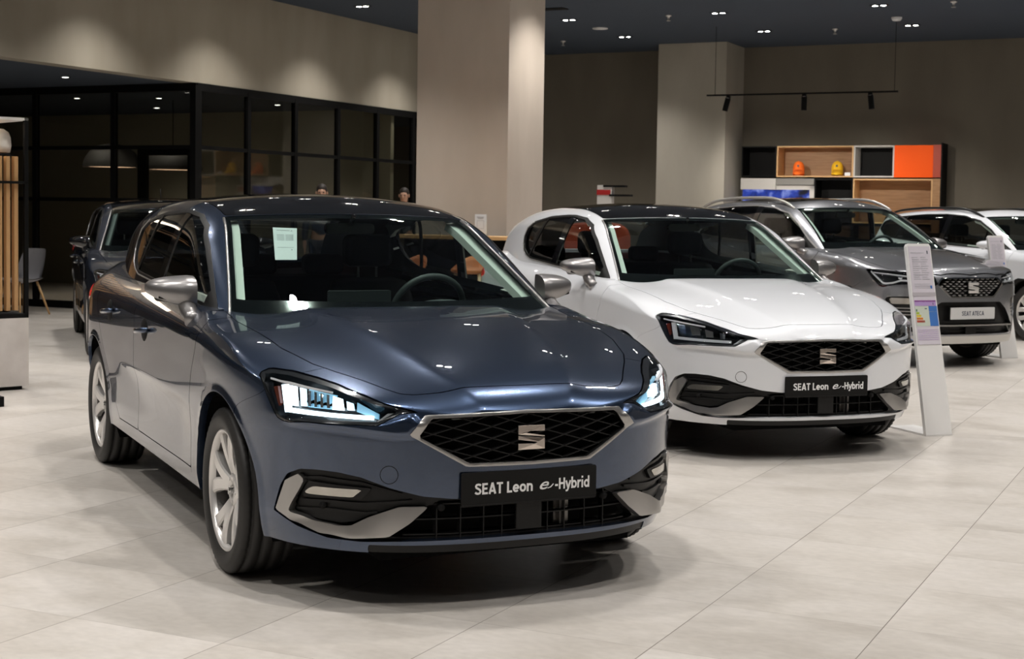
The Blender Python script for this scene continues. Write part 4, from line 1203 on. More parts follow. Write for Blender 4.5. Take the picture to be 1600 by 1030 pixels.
    inner, frit = ws.move(-.004).cut(lambda x, y, z: np.maximum.reduce([y - (ye(z) - .022), -.985 - .28 * y * y - x, x - (-.335 - .34 * y * y)]))
    frit.both().obj('screen_edge_band', MT['gloss'], wso)
    rest.both().with_lip(.01).obj('roof_frame', P, root); roofp.both().obj('sunroof', MT['gloss'], root); rgl.both().obj('rear_window', MT['privacy'], root)
    lin = up.move(-.028)
    _, lin = lin.cut(lambda x, y, z: np.maximum.reduce([y - (ye(z) - .068), -1.08 - .28 * y * y - x])); _, lin = lin.cut(lambda x, y, z: np.where(y > .45, fxz(SUVWIN)(x, y, z) + .03, 1.0)); _, lin = lin.cut(lambda x, y, z: z - 1.08)
    _, lin = lin.cut(lambda x, y, z: np.where((x < -2.5) & (z > 1.12), np.maximum(z - 1.43, y - .57), 1.0))
    pil, hdl = lin.cut(lambda x, y, z: -1.2 - x); pil.both().with_lip(.035).obj('pillar_lining', MT['trimcloth'], root); hdl.both().obj('headlining', MT['cabin'], root)  # dark roof lining colour stands for unlit pale cloth
    for sd in (1, -1):
        wi, tr = win.cut(lambda x, y, z: fxz(SUVWIN)(x, y, z) + .012)
        def put(s, nm, m, par, off=-.004, lp=0):
            s = s.move(off); s = s.with_lip(lp) if lp else s; s = s if sd > 0 else s.flip(); return s.obj(nm, m, par)
        put(tr, 'window_surround', MT['satin'], root, .003, .01)
        pf, pr_ = doors['front_door', sd], doors['rear_door', sd]; bl = lambda z: -1.66 + .20 * (z - 1.2)
        fr, rr = wi.cut(lambda x, y, z: (bl(z) + .045) - x); pp_, rr = rr.cut(lambda x, y, z: (bl(z) - .045) - x)
        qd = lambda z: -2.50 + .5 * (z - 1.3)
        rr, qq = rr.cut(lambda x, y, z: (qd(z) + .012) - x); qp_, qq = qq.cut(lambda x, y, z: (qd(z) - .014) - x)
        tri, fr = fr.cut(lambda x, y, z: -(x + .70))
        put(fr, 'front_side_window', MT['side'], pf); put(rr, 'rear_side_window', MT['privacy'], pr_); put(qq, 'quarter_window', MT['privacy'], pr_)
        put(pp_, 'door_pillar_trim', MT['gloss'], pr_, .001, .01); put(qp_, 'quarter_divider', MT['black'], pr_, 0, .01); put(tri, 'mirror_triangle', MT['black'], pf, .001, .01)
        # roof rail: low arch along the roof edge
        pts = []
        for t in np.linspace(0, 1, 26):
            x = -1.12 - 1.95 * t; yy = .615 - .02 * t; lo2, hi2 = 1.2, 1.8
            for _ in range(26):
                m_ = (lo2 + hi2) / 2
                if S.G(x, yy, m_) < 0: lo2 = m_
                else: hi2 = m_
            pts.append((x, sd * yy, lo2 + .045 * min(1, 5.5 * t, 5.5 * (1 - t)) ** .7 - .004))
        MB().tube(pts, .016, 8).obj('roof_rail', MT['satinpale'], root)
        for k, hx, hz in (('front_door', -1.38, .90), ('rear_door', -2.28, .93)):
            yy = float(S.Wd(hx, hz)); pts = [(hx - .1 + .2 * t, sd * (yy + .002 + .036 * math.sin(math.pi * t) ** .5), hz - .006 + .012 * t) for t in np.linspace(0, 1, 12)]
            MB().tube(pts, .014, 8).obj('door_handle', P, doors[k, sd]); MB().sphere((hx, sd * (yy - .006), hz), .05, 14, 8, (1.3, .2, .8)).obj('handle_recess', MT['blackm'], doors[k, sd])
        door_mirror(root, sd, (-.68, 1.04, 1.125), MT['mirrorcap'], foot=(-.55, .865, 1.03), k=1.08)
    for x in (0.0, AX):
        for sd in (1, -1):
            wheel(root, x, sd * .795, sd, R=.345, rimr=.245, spokes=6)
            arch_liner(S, root, x, sd, .405, .35)
    tub = MB().box((-3.0, -.75, .34), (.10, .75, .36)).box((-3.0, -.80, .34), (-.55, -.785, 1.04)).box((-3.0, .785, .34), (-.55, .80, 1.04)).box((-3.24, -.55, .34), (-3.20, .55, 1.12)).box((-.42, -.70, .34), (-.40, .70, 1.0)).box((-2.9, -.5, .20), (.72, .5, .24))
    tub.obj('floor_pan', MT['cavity'], root)
    cb = empty('cabin_fittings', None, None); cb.parent = root; 
    bpy.data.objects.remove(cb)
    before = set(root.children); cabin(root, S)
    for o in set(root.children) - before: o.location.z += .11
    rl, _ = low.cut(lambda x, y, z: np.where(x < -2.9, np.maximum(np.abs(z - 1.0) - .06, np.maximum(x + 3.15, .35 - y)), 1.0))
    for s in (rl, rl.flip()): s.move(.003).with_lip(.02).obj('tail_lamp', MT['red'], root)
    return root
MT['satinpale'] = mat('pale satin aluminium', (0.58, 0.57, 0.55), 0.38, 0.75)
# ---------------------------------------------------------------- the room
def wall_mat(name, c1, c2, scale=1.6):
    m = mat(name, c1, 0.85); noise_mix(m, c1, c2, scale, 8, (1, 1, 0.35), bump=0.06); return m
MT['plaster'] = wall_mat('grey beige plaster', (0.285, 0.255, 0.200), (0.335, 0.303, 0.243))
MT['plaster2'] = wall_mat('grey wall paint', (0.132, 0.115, 0.088), (0.158, 0.139, 0.107))
MT['pillarlit'] = wall_mat('pillar plaster lightened for local light', (0.58, 0.505, 0.425), (0.66, 0.58, 0.495))  # lighter copy of the pillar plaster; stronger local light put into its colour
MT['whitewall'] = wall_mat('off white wall paint', (0.72, 0.69, 0.65), (0.76, 0.73, 0.69))
MT['pillarm'] = wall_mat('pale pillar plaster', (0.34, 0.315, 0.262), (0.395, 0.365, 0.31))
MT['ceiling'] = mat('dark slate ceiling', (0.030, 0.042, 0.062), 0.9)
MT['frame'] = mat('black steel frame', (0.0035, 0.0035, 0.0035), 0.6, spec=.15)
MT['office'] = mat('office back wall', (0.36, 0.34, 0.26), 0.9)
MT['pane'] = thin_glass('partition glass', (0.74, 0.74, 0.71), 0.8, 1.35)
def floor_mat():
    m = mat('large stone tiles', (0.5, 0.47, 0.43), 0.35, spec=0.4); nt = m.node_tree; b = nt.nodes['Principled BSDF']; Lk = nt.links.new; N = nt.nodes.new
    tc = N('ShaderNodeTexCoord'); sep = N('ShaderNodeSeparateXYZ'); Lk(tc.outputs['Object'], sep.inputs[0])
    def math_(op, a, b_=None, c=None):
        n = N('ShaderNodeMath'); n.operation = op
        for i, v in enumerate((a, b_, c)):
            if v is None: continue
            if isinstance(v, (int, float)): n.inputs[i].default_value = v
            else: Lk(v, n.inputs[i])
        return n.outputs[0]
    T = .6165
    def line(sock, off, w):
        t = math_('DIVIDE', math_('SUBTRACT', sock, off), T); fr = math_('FRACT', t)
        d = math_('MULTIPLY', math_('MINIMUM', fr, math_('SUBTRACT', 1.0, fr)), T)
        return math_('LESS_THAN', d, w), math_('FLOOR', t)
    l1, i1 = line(sep.outputs[0], -1.042, .0016); l2, i2 = line(sep.outputs[1], 5.09, .0011)
    cmb = N('ShaderNodeCombineXYZ'); Lk(i1, cmb.inputs[0]); Lk(i2, cmb.inputs[1])
    wn = N('ShaderNodeTexWhiteNoise'); Lk(cmb.outputs[0], wn.inputs['Vector'])
    # cloud pattern, offset per tile
    sc = N('ShaderNodeVectorMath'); sc.operation = 'SCALE'; sc.inputs['Scale'].default_value = 7.0; Lk(wn.outputs['Color'], sc.inputs[0])
    ad = N('ShaderNodeVectorMath'); ad.operation = 'ADD'; Lk(tc.outputs['Object'], ad.inputs[0]); Lk(sc.outputs[0], ad.inputs[1])
    mp = N('ShaderNodeMapping'); mp.inputs['Scale'].default_value = (1.0, 1.6, 1); Lk(ad.outputs[0], mp.inputs[0])
    n1 = N('ShaderNodeTexNoise'); n1.inputs['Scale'].default_value = 1.5; n1.inputs['Detail'].default_value = 9; n1.inputs['Roughness'].default_value = .62; n1.inputs['Distortion'].default_value = .5; Lk(mp.outputs[0], n1.inputs[0])
    cr = N('ShaderNodeValToRGB'); e = cr.color_ramp.elements; e[0].position = .32; e[1].position = .66; e[0].color = (.455, .42, .38, 1); e[1].color = (.585, .55, .515, 1); e2 = e.new(.5); e2.color = (.54, .505, .465, 1); Lk(n1.outputs[0], cr.inputs[0])
    n2 = N('ShaderNodeTexNoise'); n2.inputs['Scale'].default_value = 22; n2.inputs['Detail'].default_value = 8; Lk(mp.outputs[0], n2.inputs[0])
    mr = N('ShaderNodeMapRange'); mr.inputs[1].default_value = .3; mr.inputs[2].default_value = .7; mr.inputs[3].default_value = .93; mr.inputs[4].default_value = 1.05; Lk(n2.outputs[0], mr.inputs[0])
    mr2 = N('ShaderNodeMapRange'); mr2.inputs[3].default_value = .95; mr2.inputs[4].default_value = 1.04; Lk(wn.outputs['Value'], mr2.inputs[0])
    mul = N('ShaderNodeVectorMath'); mul.operation = 'SCALE'; Lk(cr.outputs[0], mul.inputs[0]); Lk(math_('MULTIPLY', mr.outputs[0], mr2.outputs[0]), mul.inputs['Scale'])
    mx = N('ShaderNodeMixRGB'); Lk(math_('MAXIMUM', l1, math_('MULTIPLY', l2, .65)), mx.inputs[0]); Lk(mul.outputs[0], mx.inputs[1]); mx.inputs[2].default_value = (.16, .14, .12, 1)
    Lk(mx.outputs[0], b.inputs['Base Color'])
    rr = N('ShaderNodeMapRange'); rr.inputs[3].default_value = .27; rr.inputs[4].default_value = .42; Lk(n1.outputs[0], rr.inputs[0]); Lk(rr.outputs[0], b.inputs['Roughness'])
    return m
MT['floor'] = floor_mat()

def rbox(q0, q1, p0, p1, z0, z1, mb=None):
    """box in room coordinates: local x = p, local y = q"""
    mb = mb or MB(); return mb.box((p0, q0, z0), (p1, q1, z1))
def room_obj(mb, name, m, parent=None, **k):
    o = mb.obj(name, m, parent, **k)
    if parent is None: o.rotation_euler = (0, 0, ROOM_ROT)
    return o
QB = 24.88; PL = -12.12; QC = 15.57; PR = 9.5; QF = -7.0; PLL = -21.0
structure(room_obj(rbox(QF, QB + .2, PLL, PR, -.12, 0), 'floor', MT['floor']), 'large beige stone floor tiles')
structure(room_obj(rbox(QF, QB + .2, PL - .02, PR, CEIL_H, CEIL_H + .12), 'ceiling', MT['ceiling']), 'dark slate painted ceiling')
structure(room_obj(rbox(QB, QB + .2, PLL, PR, 0, CEIL_H), 'wall_back', MT['plaster2']), 'brown grey back wall')
structure(room_obj(rbox(QF, QB + .2, PR, PR + .2, 0, CEIL_H), 'wall_right', MT['whitewall']), 'side wall')
structure(room_obj(rbox(QF - .2, QF, PLL, PR, 0, CEIL_H), 'wall_front', MT['whitewall']), 'wall behind the viewer')
# bulkhead above the partition, with its lower ceiling behind
structure(room_obj(rbox(QF, QB, PL - .25, PL, 3.0, CEIL_H), 'wall_left', MT['plaster']), 'beige bulkhead above the glass partition')
structure(room_obj(rbox(QF, QB, PLL, PL - .25, 3.0, 3.1), 'trim_1', MT['ceiling']), 'low dark ceiling under the bulkhead')
structure(room_obj(rbox(QF, QB, PLL - .2, PLL, 0, 3.1), 'wall_far_left', MT['plaster']), 'far side wall')
structure(room_obj(rbox(QC + 5.0, QC + 5.1, PLL, PL - .06, 0, 3.0), 'wall_office', MT['office']), 'office back wall')
# pillars
def pillar(q0, q1, p0, p1, label, m):
    o = room_obj(rbox(q0, q1, p0, p1, 0, CEIL_H), 'pillar', m); o['label'] = label; o['kind'] = 'structure'; return o
_yc = 17.0; _c = np.array([-.0043 * _yc, _yc]); pq, pp = float(_c @ A2), float(_c @ B2)
pillar(pq, pq + .0562 * _yc, pp - .0699 * _yc, pp, 'tall pale plaster pillar in the middle of the showroom', MT['pillarlit'])
_c = np.array([.0953 * 25.4, 25.4]); wq, wp = float(_c @ A2), float(_c @ B2)
pillar(wq, QB, wp, wp + 1.2, 'square plaster pillar against the back wall', MT['pillarm'])

# ceiling fittings
def twin_spot(q, p, z=CEIL_H, label=None, grp='twin ceiling spotlights'):
    x, y, _ = qp(q, p)
    r = empty('ceiling_spotlight', label, 'ceiling light', (x, y, z), ROOM_ROT, grp)
    MB().box((-.12, -.055, -.004), (.12, .055, .0)).obj('housing', MT['frame'], r)
    for s in (-1, 1):
        mb = MB(); mb.cyl((s * .056, 0, -.010), .036, .006, 20); mb.obj('lamp_disc', MT['spot'], r)
        mb = MB(); mb.lathe([(.036, -.011), (.046, -.012), (.046, -.002), (.036, -.002)], 24, c=(s * .056, 0, 0), closed=True); mb.obj('lamp_ring', MT['black'], r)
    return r
MT['spot'] = mat('glowing spotlight lens', (1, 1, 1), 0.5, emit=(1.0, 0.95, 0.88), estr=40.0)
MT['spot_small'] = mat('glowing small downlight', (1, 1, 1), 0.5, emit=(1.0, 0.96, 0.88), estr=14.0)
proto = None
SEEN = {(18.13, -11.22): 'twin ceiling spotlight left of the big pillar', (20.45, -9.06): 'twin ceiling spotlight just right of the big pillar, upper', (22.70, -9.06): 'twin ceiling spotlight above the left part of the back wall',
        (20.45, -6.74): 'twin ceiling spotlight at the top of the picture above the wall pillar', (22.70, -6.74): 'twin ceiling spotlight near the back wall right of the wall pillar',
        (20.45, -4.475): 'twin ceiling spotlight at the top right of the picture', (22.70, -4.475): 'twin ceiling spotlight near the smoke detector by the back wall'}
for q, p in SPOTS:
    lb = SEEN.get((q, p), 'unseen twin ceiling spotlight carrying on the grid outside the picture')
    if proto is None: proto = twin_spot(q, p, label=lb); continue
    c = copy_tree(proto); c.location = qp(q, p, CEIL_H); c['label'] = lb
# ---------------------------------------------------------------- glass partition and office
def part(parent, mb, name, m, **k): return mb.obj(name, m, parent, **k)
pr = empty('glass_partition', 'black framed glass partition along the office under the bulkhead', 'partition', (0, 0, 0), ROOM_ROT)
FW = .035
posts_q = [QC + 1.122 * i for i in range(9)]
mb = MB()
for q in posts_q[1:]: part(pr, MB().box((PL - .05, q - FW, 0), (PL + .02, q + FW, 2.95)), 'post', MT['frame'])
part(pr, MB().box((PL - .06, QC - .06, 0), (PL + .03, QC + .07, 2.97)), 'corner_post', MT['frame'])
for z0, z1 in ((0, .10), (1.455, 1.505), (2.15, 2.20), (2.90, 3.0)):
    part(pr, MB().box((PL - .045, QC, z0), (PL + .015, QB, z1)), 'rail', MT['frame'])
    part(pr, MB().box((-20.9, QC - .015, z0), (PL, QC + .045, z1)), 'rail', MT['frame'])
for p in (-13.49, -14.86, -16.2, -17.54, -18.9, -20.2): part(pr, MB().box((p - FW, QC - .02, 0), (p + FW, QC + .05, 2.95)), 'post', MT['frame'])
for q0, q1 in zip(posts_q, posts_q[1:] + [QB]):
    for z0, z1 in ((.10, 1.455), (1.505, 2.15), (2.20, 2.90)):
        part(pr, MB().box((PL - .018, q0 + .02, z0), (PL - .012, q1 - .02, z1)), 'glass_pane', MT['pane'])
ps = [PL, -13.49, -14.86, -16.2, -17.54, -18.9, -20.2]
for p1, p0 in zip(ps, ps[1:]):
    for z0, z1 in ((.10, 1.455), (1.505, 2.15), (2.20, 2.90)):
        part(pr, MB().box((p0 + .03, QC + .012, z0), (p1 - .05, QC + .018, z1)), 'glass_pane', MT['pane'])
dr = part(pr, MB().box((-13.10, QC + .02, 0), (-12.95, QC + .07, 2.14)).box((-13.10, QC + .02, 2.07), (-12.2, QC + .07, 2.15)).box((-12.28, QC + .02, 0), (-12.18, QC + .07, 2.1)), 'door_frame', MT['frame'])
MB().tube([(-12.90, QC - .03, .9), (-12.90, QC - .03, 1.25)], .012, 8).obj('door_handle', MT['satin'], dr)
# pendants behind the glass
MT['shade'] = mat('dark pendant shade', (0.02, 0.018, 0.015), 0.7)
MT['glow'] = mat('warm pendant diffuser', (1, .85, .7), .5, emit=(1.0, 0.62, 0.40), estr=1.5)
def pendant(q, p, z, r, label):
    x, y, _ = qp(q, p); o = empty('pendant_lamp', label, 'lamp', (x, y, z), 0, 'office pendant lamps')
    MB().lathe([(r, 0), (r * .99, .05), (r * .93, .14), (r * .78, .24), (r * .5, .33), (r * .1, .37), (0, .37)], 40).obj('lamp_shade', MT['shade'], o)
    MB().lathe([(0, .012), (r * .97, .012)], 40).obj('diffuser', MT['glow'], o)
    MB().tube([(0, 0, .36), (0, 0, 3.0 - z)], .006, 6).obj('cord', MT['frame'], o)
    return o
pendant(18.0, -15.62, 1.99, .44, 'lit dome pendant lamp behind the partition glass, left one')
pendant(18.0, -14.45, 1.95, .44, 'lit dome pendant lamp behind the partition glass door, right one')
# soft office light so the back wall reads through the glass
def small_downlight(q, p, z, label, power=18):
    x, y, _ = qp(q, p); o = empty('recessed_downlight', label, 'ceiling light', (x, y, z), 0, 'round recessed downlights')
    MB().cyl((0, 0, -.008), .045, .006, 20).obj('lamp_disc', MT['spot_small'], o)
    MB().lathe([(.045, -.010), (.058, -.010), (.058, -.001), (.045, -.001)], 24, closed=True).obj('lamp_ring', MT['frame'], o)
    if power:
        d = bpy.data.lights.new('downlight_beam', 'SPOT'); d.energy = power; d.spot_size = math.radians(110); d.spot_blend = .8; d.shadow_soft_size = .04; d.color = (1, .93, .84)
        l = bpy.data.objects.new('downlight_beam', d); COL.objects.link(l); l.location = (x, y, z - .03)
small_downlight(14.38, -13.23, 3.0, 'round downlight in the low ceiling left of the bulkhead corner', 40)
small_downlight(17.25, -15.64, 3.0, 'round downlight seen through the partition glass, left', 45)
small_downlight(17.58, -14.37, 3.0, 'round downlight seen through the partition glass above the door', 45)
small_downlight(19.27, -15.80, 3.0, 'round downlight deep inside the office', 45)
small_downlight(19.2, -13.4, 3.0, 'added round downlight brightening the office behind the right glass run', 60)  # added to brighten the office inside; no fitting seen here
# ceiling details
def on_ceiling(name, q, p, mb, m, label, cat, z=CEIL_H):
    o = mb.obj(name, m); x, y, _ = qp(q, p); o.location = (x, y, z); tag(o, label, cat); return o
for q, p, lb in ((22.96, -10.27, 'ceiling sprinkler right of the big pillar'), (20.50, -7.51, 'ceiling sprinkler between two twin spotlights'), (22.80, -5.65, 'ceiling sprinkler above the track light'), (20.42, -3.49, 'ceiling sprinkler at the top right edge')):
    o = on_ceiling('ceiling_sprinkler', q, p, MB().lathe([(.045, 0), (.045, -.015), (.02, -.02), (.012, -.06), (.03, -.075), (.03, -.08), (0, -.08)], 16), MT['satinpale'], lb, 'sprinkler')
    o['group'] = 'ceiling sprinklers'
on_ceiling('smoke_detector', 21.77, -4.51, MB().lathe([(.075, 0), (.075, -.02), (.055, -.05), (0, -.055)], 24), MT['plateoff'], 'round white smoke detector on the ceiling beside a twin spotlight', 'smoke detector')
on_ceiling('air_vent', 21.56, -9.02, MB().lathe([(.12, 0), (.12, -.012), (.04, -.02), (0, -.02)], 30), MT['plateoff'], 'round pale air vent on the ceiling between two twin spotlights', 'air vent')
o = on_ceiling('slot_vent', 19.30, -8.80, MB().box((-.20, -.10, -.01), (.20, .10, 0)), MT['frame'], 'black square grille on the ceiling beside the big pillar', 'air vent'); o.rotation_euler = (0, 0, ROOM_ROT)

# ---------------------------------------------------------------- back wall shelving
def wood_mat(name, c1, c2):
    m = mat(name, c1, .5); noise_mix(m, c1, c2, 3.0, 8, (1.2, 1.2, 14), lo=.3, hi=.7); return m
MT['oak'] = wood_mat('oak veneer', (0.26, 0.135, 0.055), (0.36, 0.20, 0.09))
MT['oakedge'] = mat('pale oak edge', (0.62, 0.38, 0.17), .5)
MT['oakslat'] = mat('oak slat', (0.52, 0.30, 0.13), .45)
MT['orange'] = mat('orange lacquer', (0.92, 0.100, 0.003), .6, spec=.2)
MT['darkorange'] = mat('dark orange side lacquer', (0.35, 0.035, 0.008), .5)
MT['palegrey'] = mat('pale grey laminate', (0.55, 0.53, 0.50), .6)
MT['midgrey'] = mat('mid grey laminate', (0.22, 0.21, 0.195), .6)
MT['tv'] = mat('lit television picture', (0, 0, 0), .3)
def tvmat():
    m = MT['tv']; nt = m.node_tree; b = nt.nodes['Principled BSDF']; tc = nt.nodes.new('ShaderNodeTexCoord'); n = nt.nodes.new('ShaderNodeTexNoise'); n.inputs['Scale'].default_value = 3.2; n.inputs['Detail'].default_value = 3
    cr = nt.nodes.new('ShaderNodeValToRGB'); e = cr.color_ramp.elements; e[0].position = .40; e[0].color = (.002, .003, .012, 1); e[1].position = .68; e[1].color = (.45, .55, 1, 1); x = e.new(.52); x.color = (.02, .05, .35, 1)
    nt.links.new(tc.outputs['Object'], n.inputs[0]); nt.links.new(n.outputs[0], cr.inputs[0]); nt.links.new(cr.outputs[0], b.inputs['Emission Color']); b.inputs['Emission Strength'].default_value = .9
tvmat()
def cube_box(p0, p1, z0, z1, edge, back, label, name='shelf_box', front=None, t=.022, q0=24.45, q1=24.86):
    x, y, _ = qp(q0, (p0 + p1) / 2); w = (p1 - p0) / 2 - .003
    o = empty(name, label, 'shelf', (x, y, z0), ROOM_ROT, 'box shelves on the back wall'); h = z1 - z0 - .004; d = q1 - q0
    mb = MB().box((-w, 0, 0), (w, d, t)).box((-w, 0, h - t), (w, d, h)).box((-w, 0, t), (-w + t, d, h - t)).box((w - t, 0, t), (w, d, h - t)); mb.obj('carcass', edge, o)
    MB().box((-w + t, d - .02, t), (w - t, d - .005, h - t)).obj('back_panel', back, o)
    if front: MB().box((-w, -.018, 0), (w, -.002, h)).obj('door', front, o)
    return o
cube_box(-7.60, -6.99, 2.05, 2.57, MT['frame'], MT['blackm'], 'open black box shelf at the top left of the wall shelving')
cube_box(-6.99, -5.70, 2.05, 2.57, MT['oakedge'], MT['oak'], 'long oak box shelf holding the orange and yellow caps')
cube_box(-5.70, -5.04, 2.05, 2.57, MT['palegrey'], MT['blackm'], 'pale framed box shelf between the oak box and the orange cabinet')
cube_box(-5.04, -4.42, 2.05, 2.57, MT['orange'], MT['orange'], 'closed orange cabinet box at the top right of the wall shelving', 'wall_cabinet', MT['orange'])
cube_box(-5.70, -4.42, 1.30, 2.03, MT['oakedge'], MT['oak'], 'large oak box shelf below the orange cabinet')
cube_box(-6.34, -5.70, 1.30, 2.03, MT['frame'], MT['blackm'], 'open black box shelf below the caps')
cube_box(-7.60, -6.99, 1.84, 2.03, MT['palegrey'], MT['palegrey'], 'pale cabinet over the television, left', 'wall_cabinet', MT['palegrey'])
cube_box(-6.99, -6.34, 1.92, 2.03, MT['midgrey'], MT['midgrey'], 'mid grey cabinet strip over the television, right', 'wall_cabinet', MT['midgrey'])
x, y, _ = qp(24.40, -4.35)
o = empty('shelf_side_panel', 'black and dark orange end panel of the wall shelving', 'panel', (x, y, 0), ROOM_ROT)
MB().box((-.065, 0, 2.05), (.055, .46, 2.57)).obj('upper_panel', MT['darkorange'], o); MB().box((-.065, 0, .02), (.055, .46, 2.03)).obj('lower_panel', MT['oak'], o); MB().box((.055, 0, 0), (.075, .47, 2.60)).obj('edge_strip', MT['frame'], o)
x, y, _ = qp(24.47, -6.97)
tv = empty('wall_television', 'wide television showing blue picture on the back wall', 'television', (x, y, 1.45), ROOM_ROT)
MB().box((-.60, 0, 0), (.55, .05, .39)).obj('screen', MT['tv'], tv); MB().box((.55, -.01, 0), (.63, .06, .46)).box((-.02, -.01, .39), (.63, .06, .46)).obj('surround', MT['palegrey'], tv); MB().box((-.62, .05, -1.43), (.62, .38, .40)).obj('backing_cabinet', MT['midgrey'], tv)
for i, (p0, p1) in enumerate(((-7.6, -6.99 + .64), (-6.34, -5.70), (-5.70, -4.42))):
    if i: cube_box(p0, p1, .04, 1.28, MT['frame'], MT['oak'], ['', 'tall black base box of the shelving, behind the grey SUV', 'wide black base box of the shelving, behind the white SUV'][i])
def cap(p, m, label):
    x, y, _ = qp(24.60, p); o = empty('baseball_cap', label, 'cap', (x, y, 2.072), ROOM_ROT + .15, 'caps on the oak shelf')
    V = []; F = []; n, k = 24, 9
    for j in range(k + 1):
        a = math.pi / 2 * j / k
        for i in range(n):
            t = 2 * math.pi * i / n; r = .095 * math.cos(a) ** .8 if j < k else .002
            V.append((r * math.cos(t), r * 1.05 * math.sin(t) , .115 + .13 * math.sin(a)))
    for j in range(k):
        for i in range(n): l = (i + 1) % n; F.append((j * n + i, j * n + l, (j + 1) * n + l, (j + 1) * n + i))
    mb = MB().add(V, F, True); mb.lathe([(.095, .115), (.092, .0), (.088, 0), (.090, .115)], 24, closed=True); mb.sphere((0, 0, .245), .009, 8, 6); mb.obj('crown', m, o)
    V = []; F = []
    for i in range(13):
        t = math.pi * (1 + i / 12); cx, sy = math.cos(t), math.sin(t)
        V += [(.088 * cx, .095 * sy, .10 + .0 * i), (.098 * cx, .095 * sy + .085 * sy, .018 + .02 * abs(cx)), (.098 * cx, .095 * sy + .085 * sy, .012 + .02 * abs(cx)), (.088 * cx, .095 * sy, .09)]
    for i in range(12):
        for a in range(4): b = (a + 1) % 4; F.append((i * 4 + a, i * 4 + b, i * 4 + 4 + b, i * 4 + 4 + a))
    MB().add(V, F, True).obj('visor', m, o)
    MB().box((-.016, -.108, .15), (.016, -.094, .182)).obj('badge', MT['inkdark'], o)
cap(-6.65, mat('orange cap cloth', (.95, .16, .01), .8), 'orange baseball cap on the oak shelf'); cap(-6.00, mat('yellow cap cloth', (.85, .48, .01), .8), 'yellow baseball cap on the oak shelf')
x, y, _ = qp(24.47, -5.80); o = MB().box((-.045, 0, 0), (.045, .012, .055)).obj('price_card', MT['paper']); o.location = (x, y, 2.073); o.rotation_euler = (0, 0, ROOM_ROT); tag(o, 'small white price card beside the yellow cap', 'card')
# track light
x, y, _ = qp(22.0, -5.96)
tl = empty('track_light', 'black hanging track light with three spot heads before the back wall', 'track light', (x, y, 3.23), ROOM_ROT)
MB().box((-1.45, -.018, -.012), (1.45, .018, .012)).obj('track_bar', MT['frame'], tl)
for dx in (-1.32, 1.40): MB().tube([(dx, 0, .01), (dx, 0, CEIL_H - 3.23)], .004, 6).obj('suspension_wire', MT['frame'], tl)
for dx, tilt in ((-1.10, .25), (.07, 0), (1.05, -.12)):
    h = MB().cyl((0, 0, -.24), .042, .20, 20).obj('spot_head', MT['frame'], tl); h.location = (dx, 0, -.01); h.rotation_euler = (0, tilt, 0)
    MB().box((-.03, -.02, -.06), (.03, .02, .0)).obj('head_bracket', MT['frame'], h)
    MB().cyl((0, 0, -.045), .030, .012, 14).obj('head_collar', MT['palegrey'], h)
    d = bpy.data.lights.new('track_beam', 'SPOT'); d.energy = 100; d.spot_size = math.radians(62); d.spot_blend = .8; d.shadow_soft_size = .03; d.color = (1, .93, .84)
    l = bpy.data.objects.new('track_beam', d); COL.objects.link(l); l.parent = tl; l.location = (dx, 0, -.27); l.rotation_euler = (math.radians(62), 0, 0)
# ---------------------------------------------------------------- desk, sign and stools by the big pillar
DR = ROOM_ROT
dk = empty('counter_desk', 'tall oak topped dark counter in front of the big pillar', 'counter', (-.04, 15.55, 0), DR)
MB().box((-1.55, 0, 1.10), (0, .60, 1.135)).obj('worktop', MT['oakedge'], dk); MB().box((-.03, .01, 0), (0, .59, 1.10)).obj('side_panel', MT['pillarm'], dk); MB().box((-1.55, .01, 0), (-1.52, .59, 1.10)).obj('side_panel', MT['pillarm'], dk)
MB().box((-1.52, .45, 0), (-.03, .48, 1.10)).obj('front_panel', MT['blackm'], dk); MB().box((-1.52, .03, .62), (-.03, .45, .64)).obj('shelf', MT['blackm'], dk)
sg = empty('counter_sign', 'white framed card standing on the oak counter', 'sign', (-.345, 15.85, 1.135), DR)
MB().box((-.068, 0, 0), (.068, .012, .235)).obj('board', MT['paper'], sg)
mb = MB()
for z, w in ((.205, .045), (.196, .040), (.187, .030)): mb.box((-w, -.0015, z), (w, 0, z + .003))
mb.box((-.042, -.0015, .165), (.042, 0, .168)).box((-.042, -.0015, .080), (.042, 0, .083)).box((-.042, -.0015, .083), (-.039, 0, .165)).box((.039, -.0015, .083), (.042, 0, .165)).obj('printed_lines', MT['ink'], sg)
MT['orangeseat'] = mat('orange moulded seat', (.50, .15, .04), .5); MT['ash'] = mat('pale ash wood', (.66, .52, .33), .5)
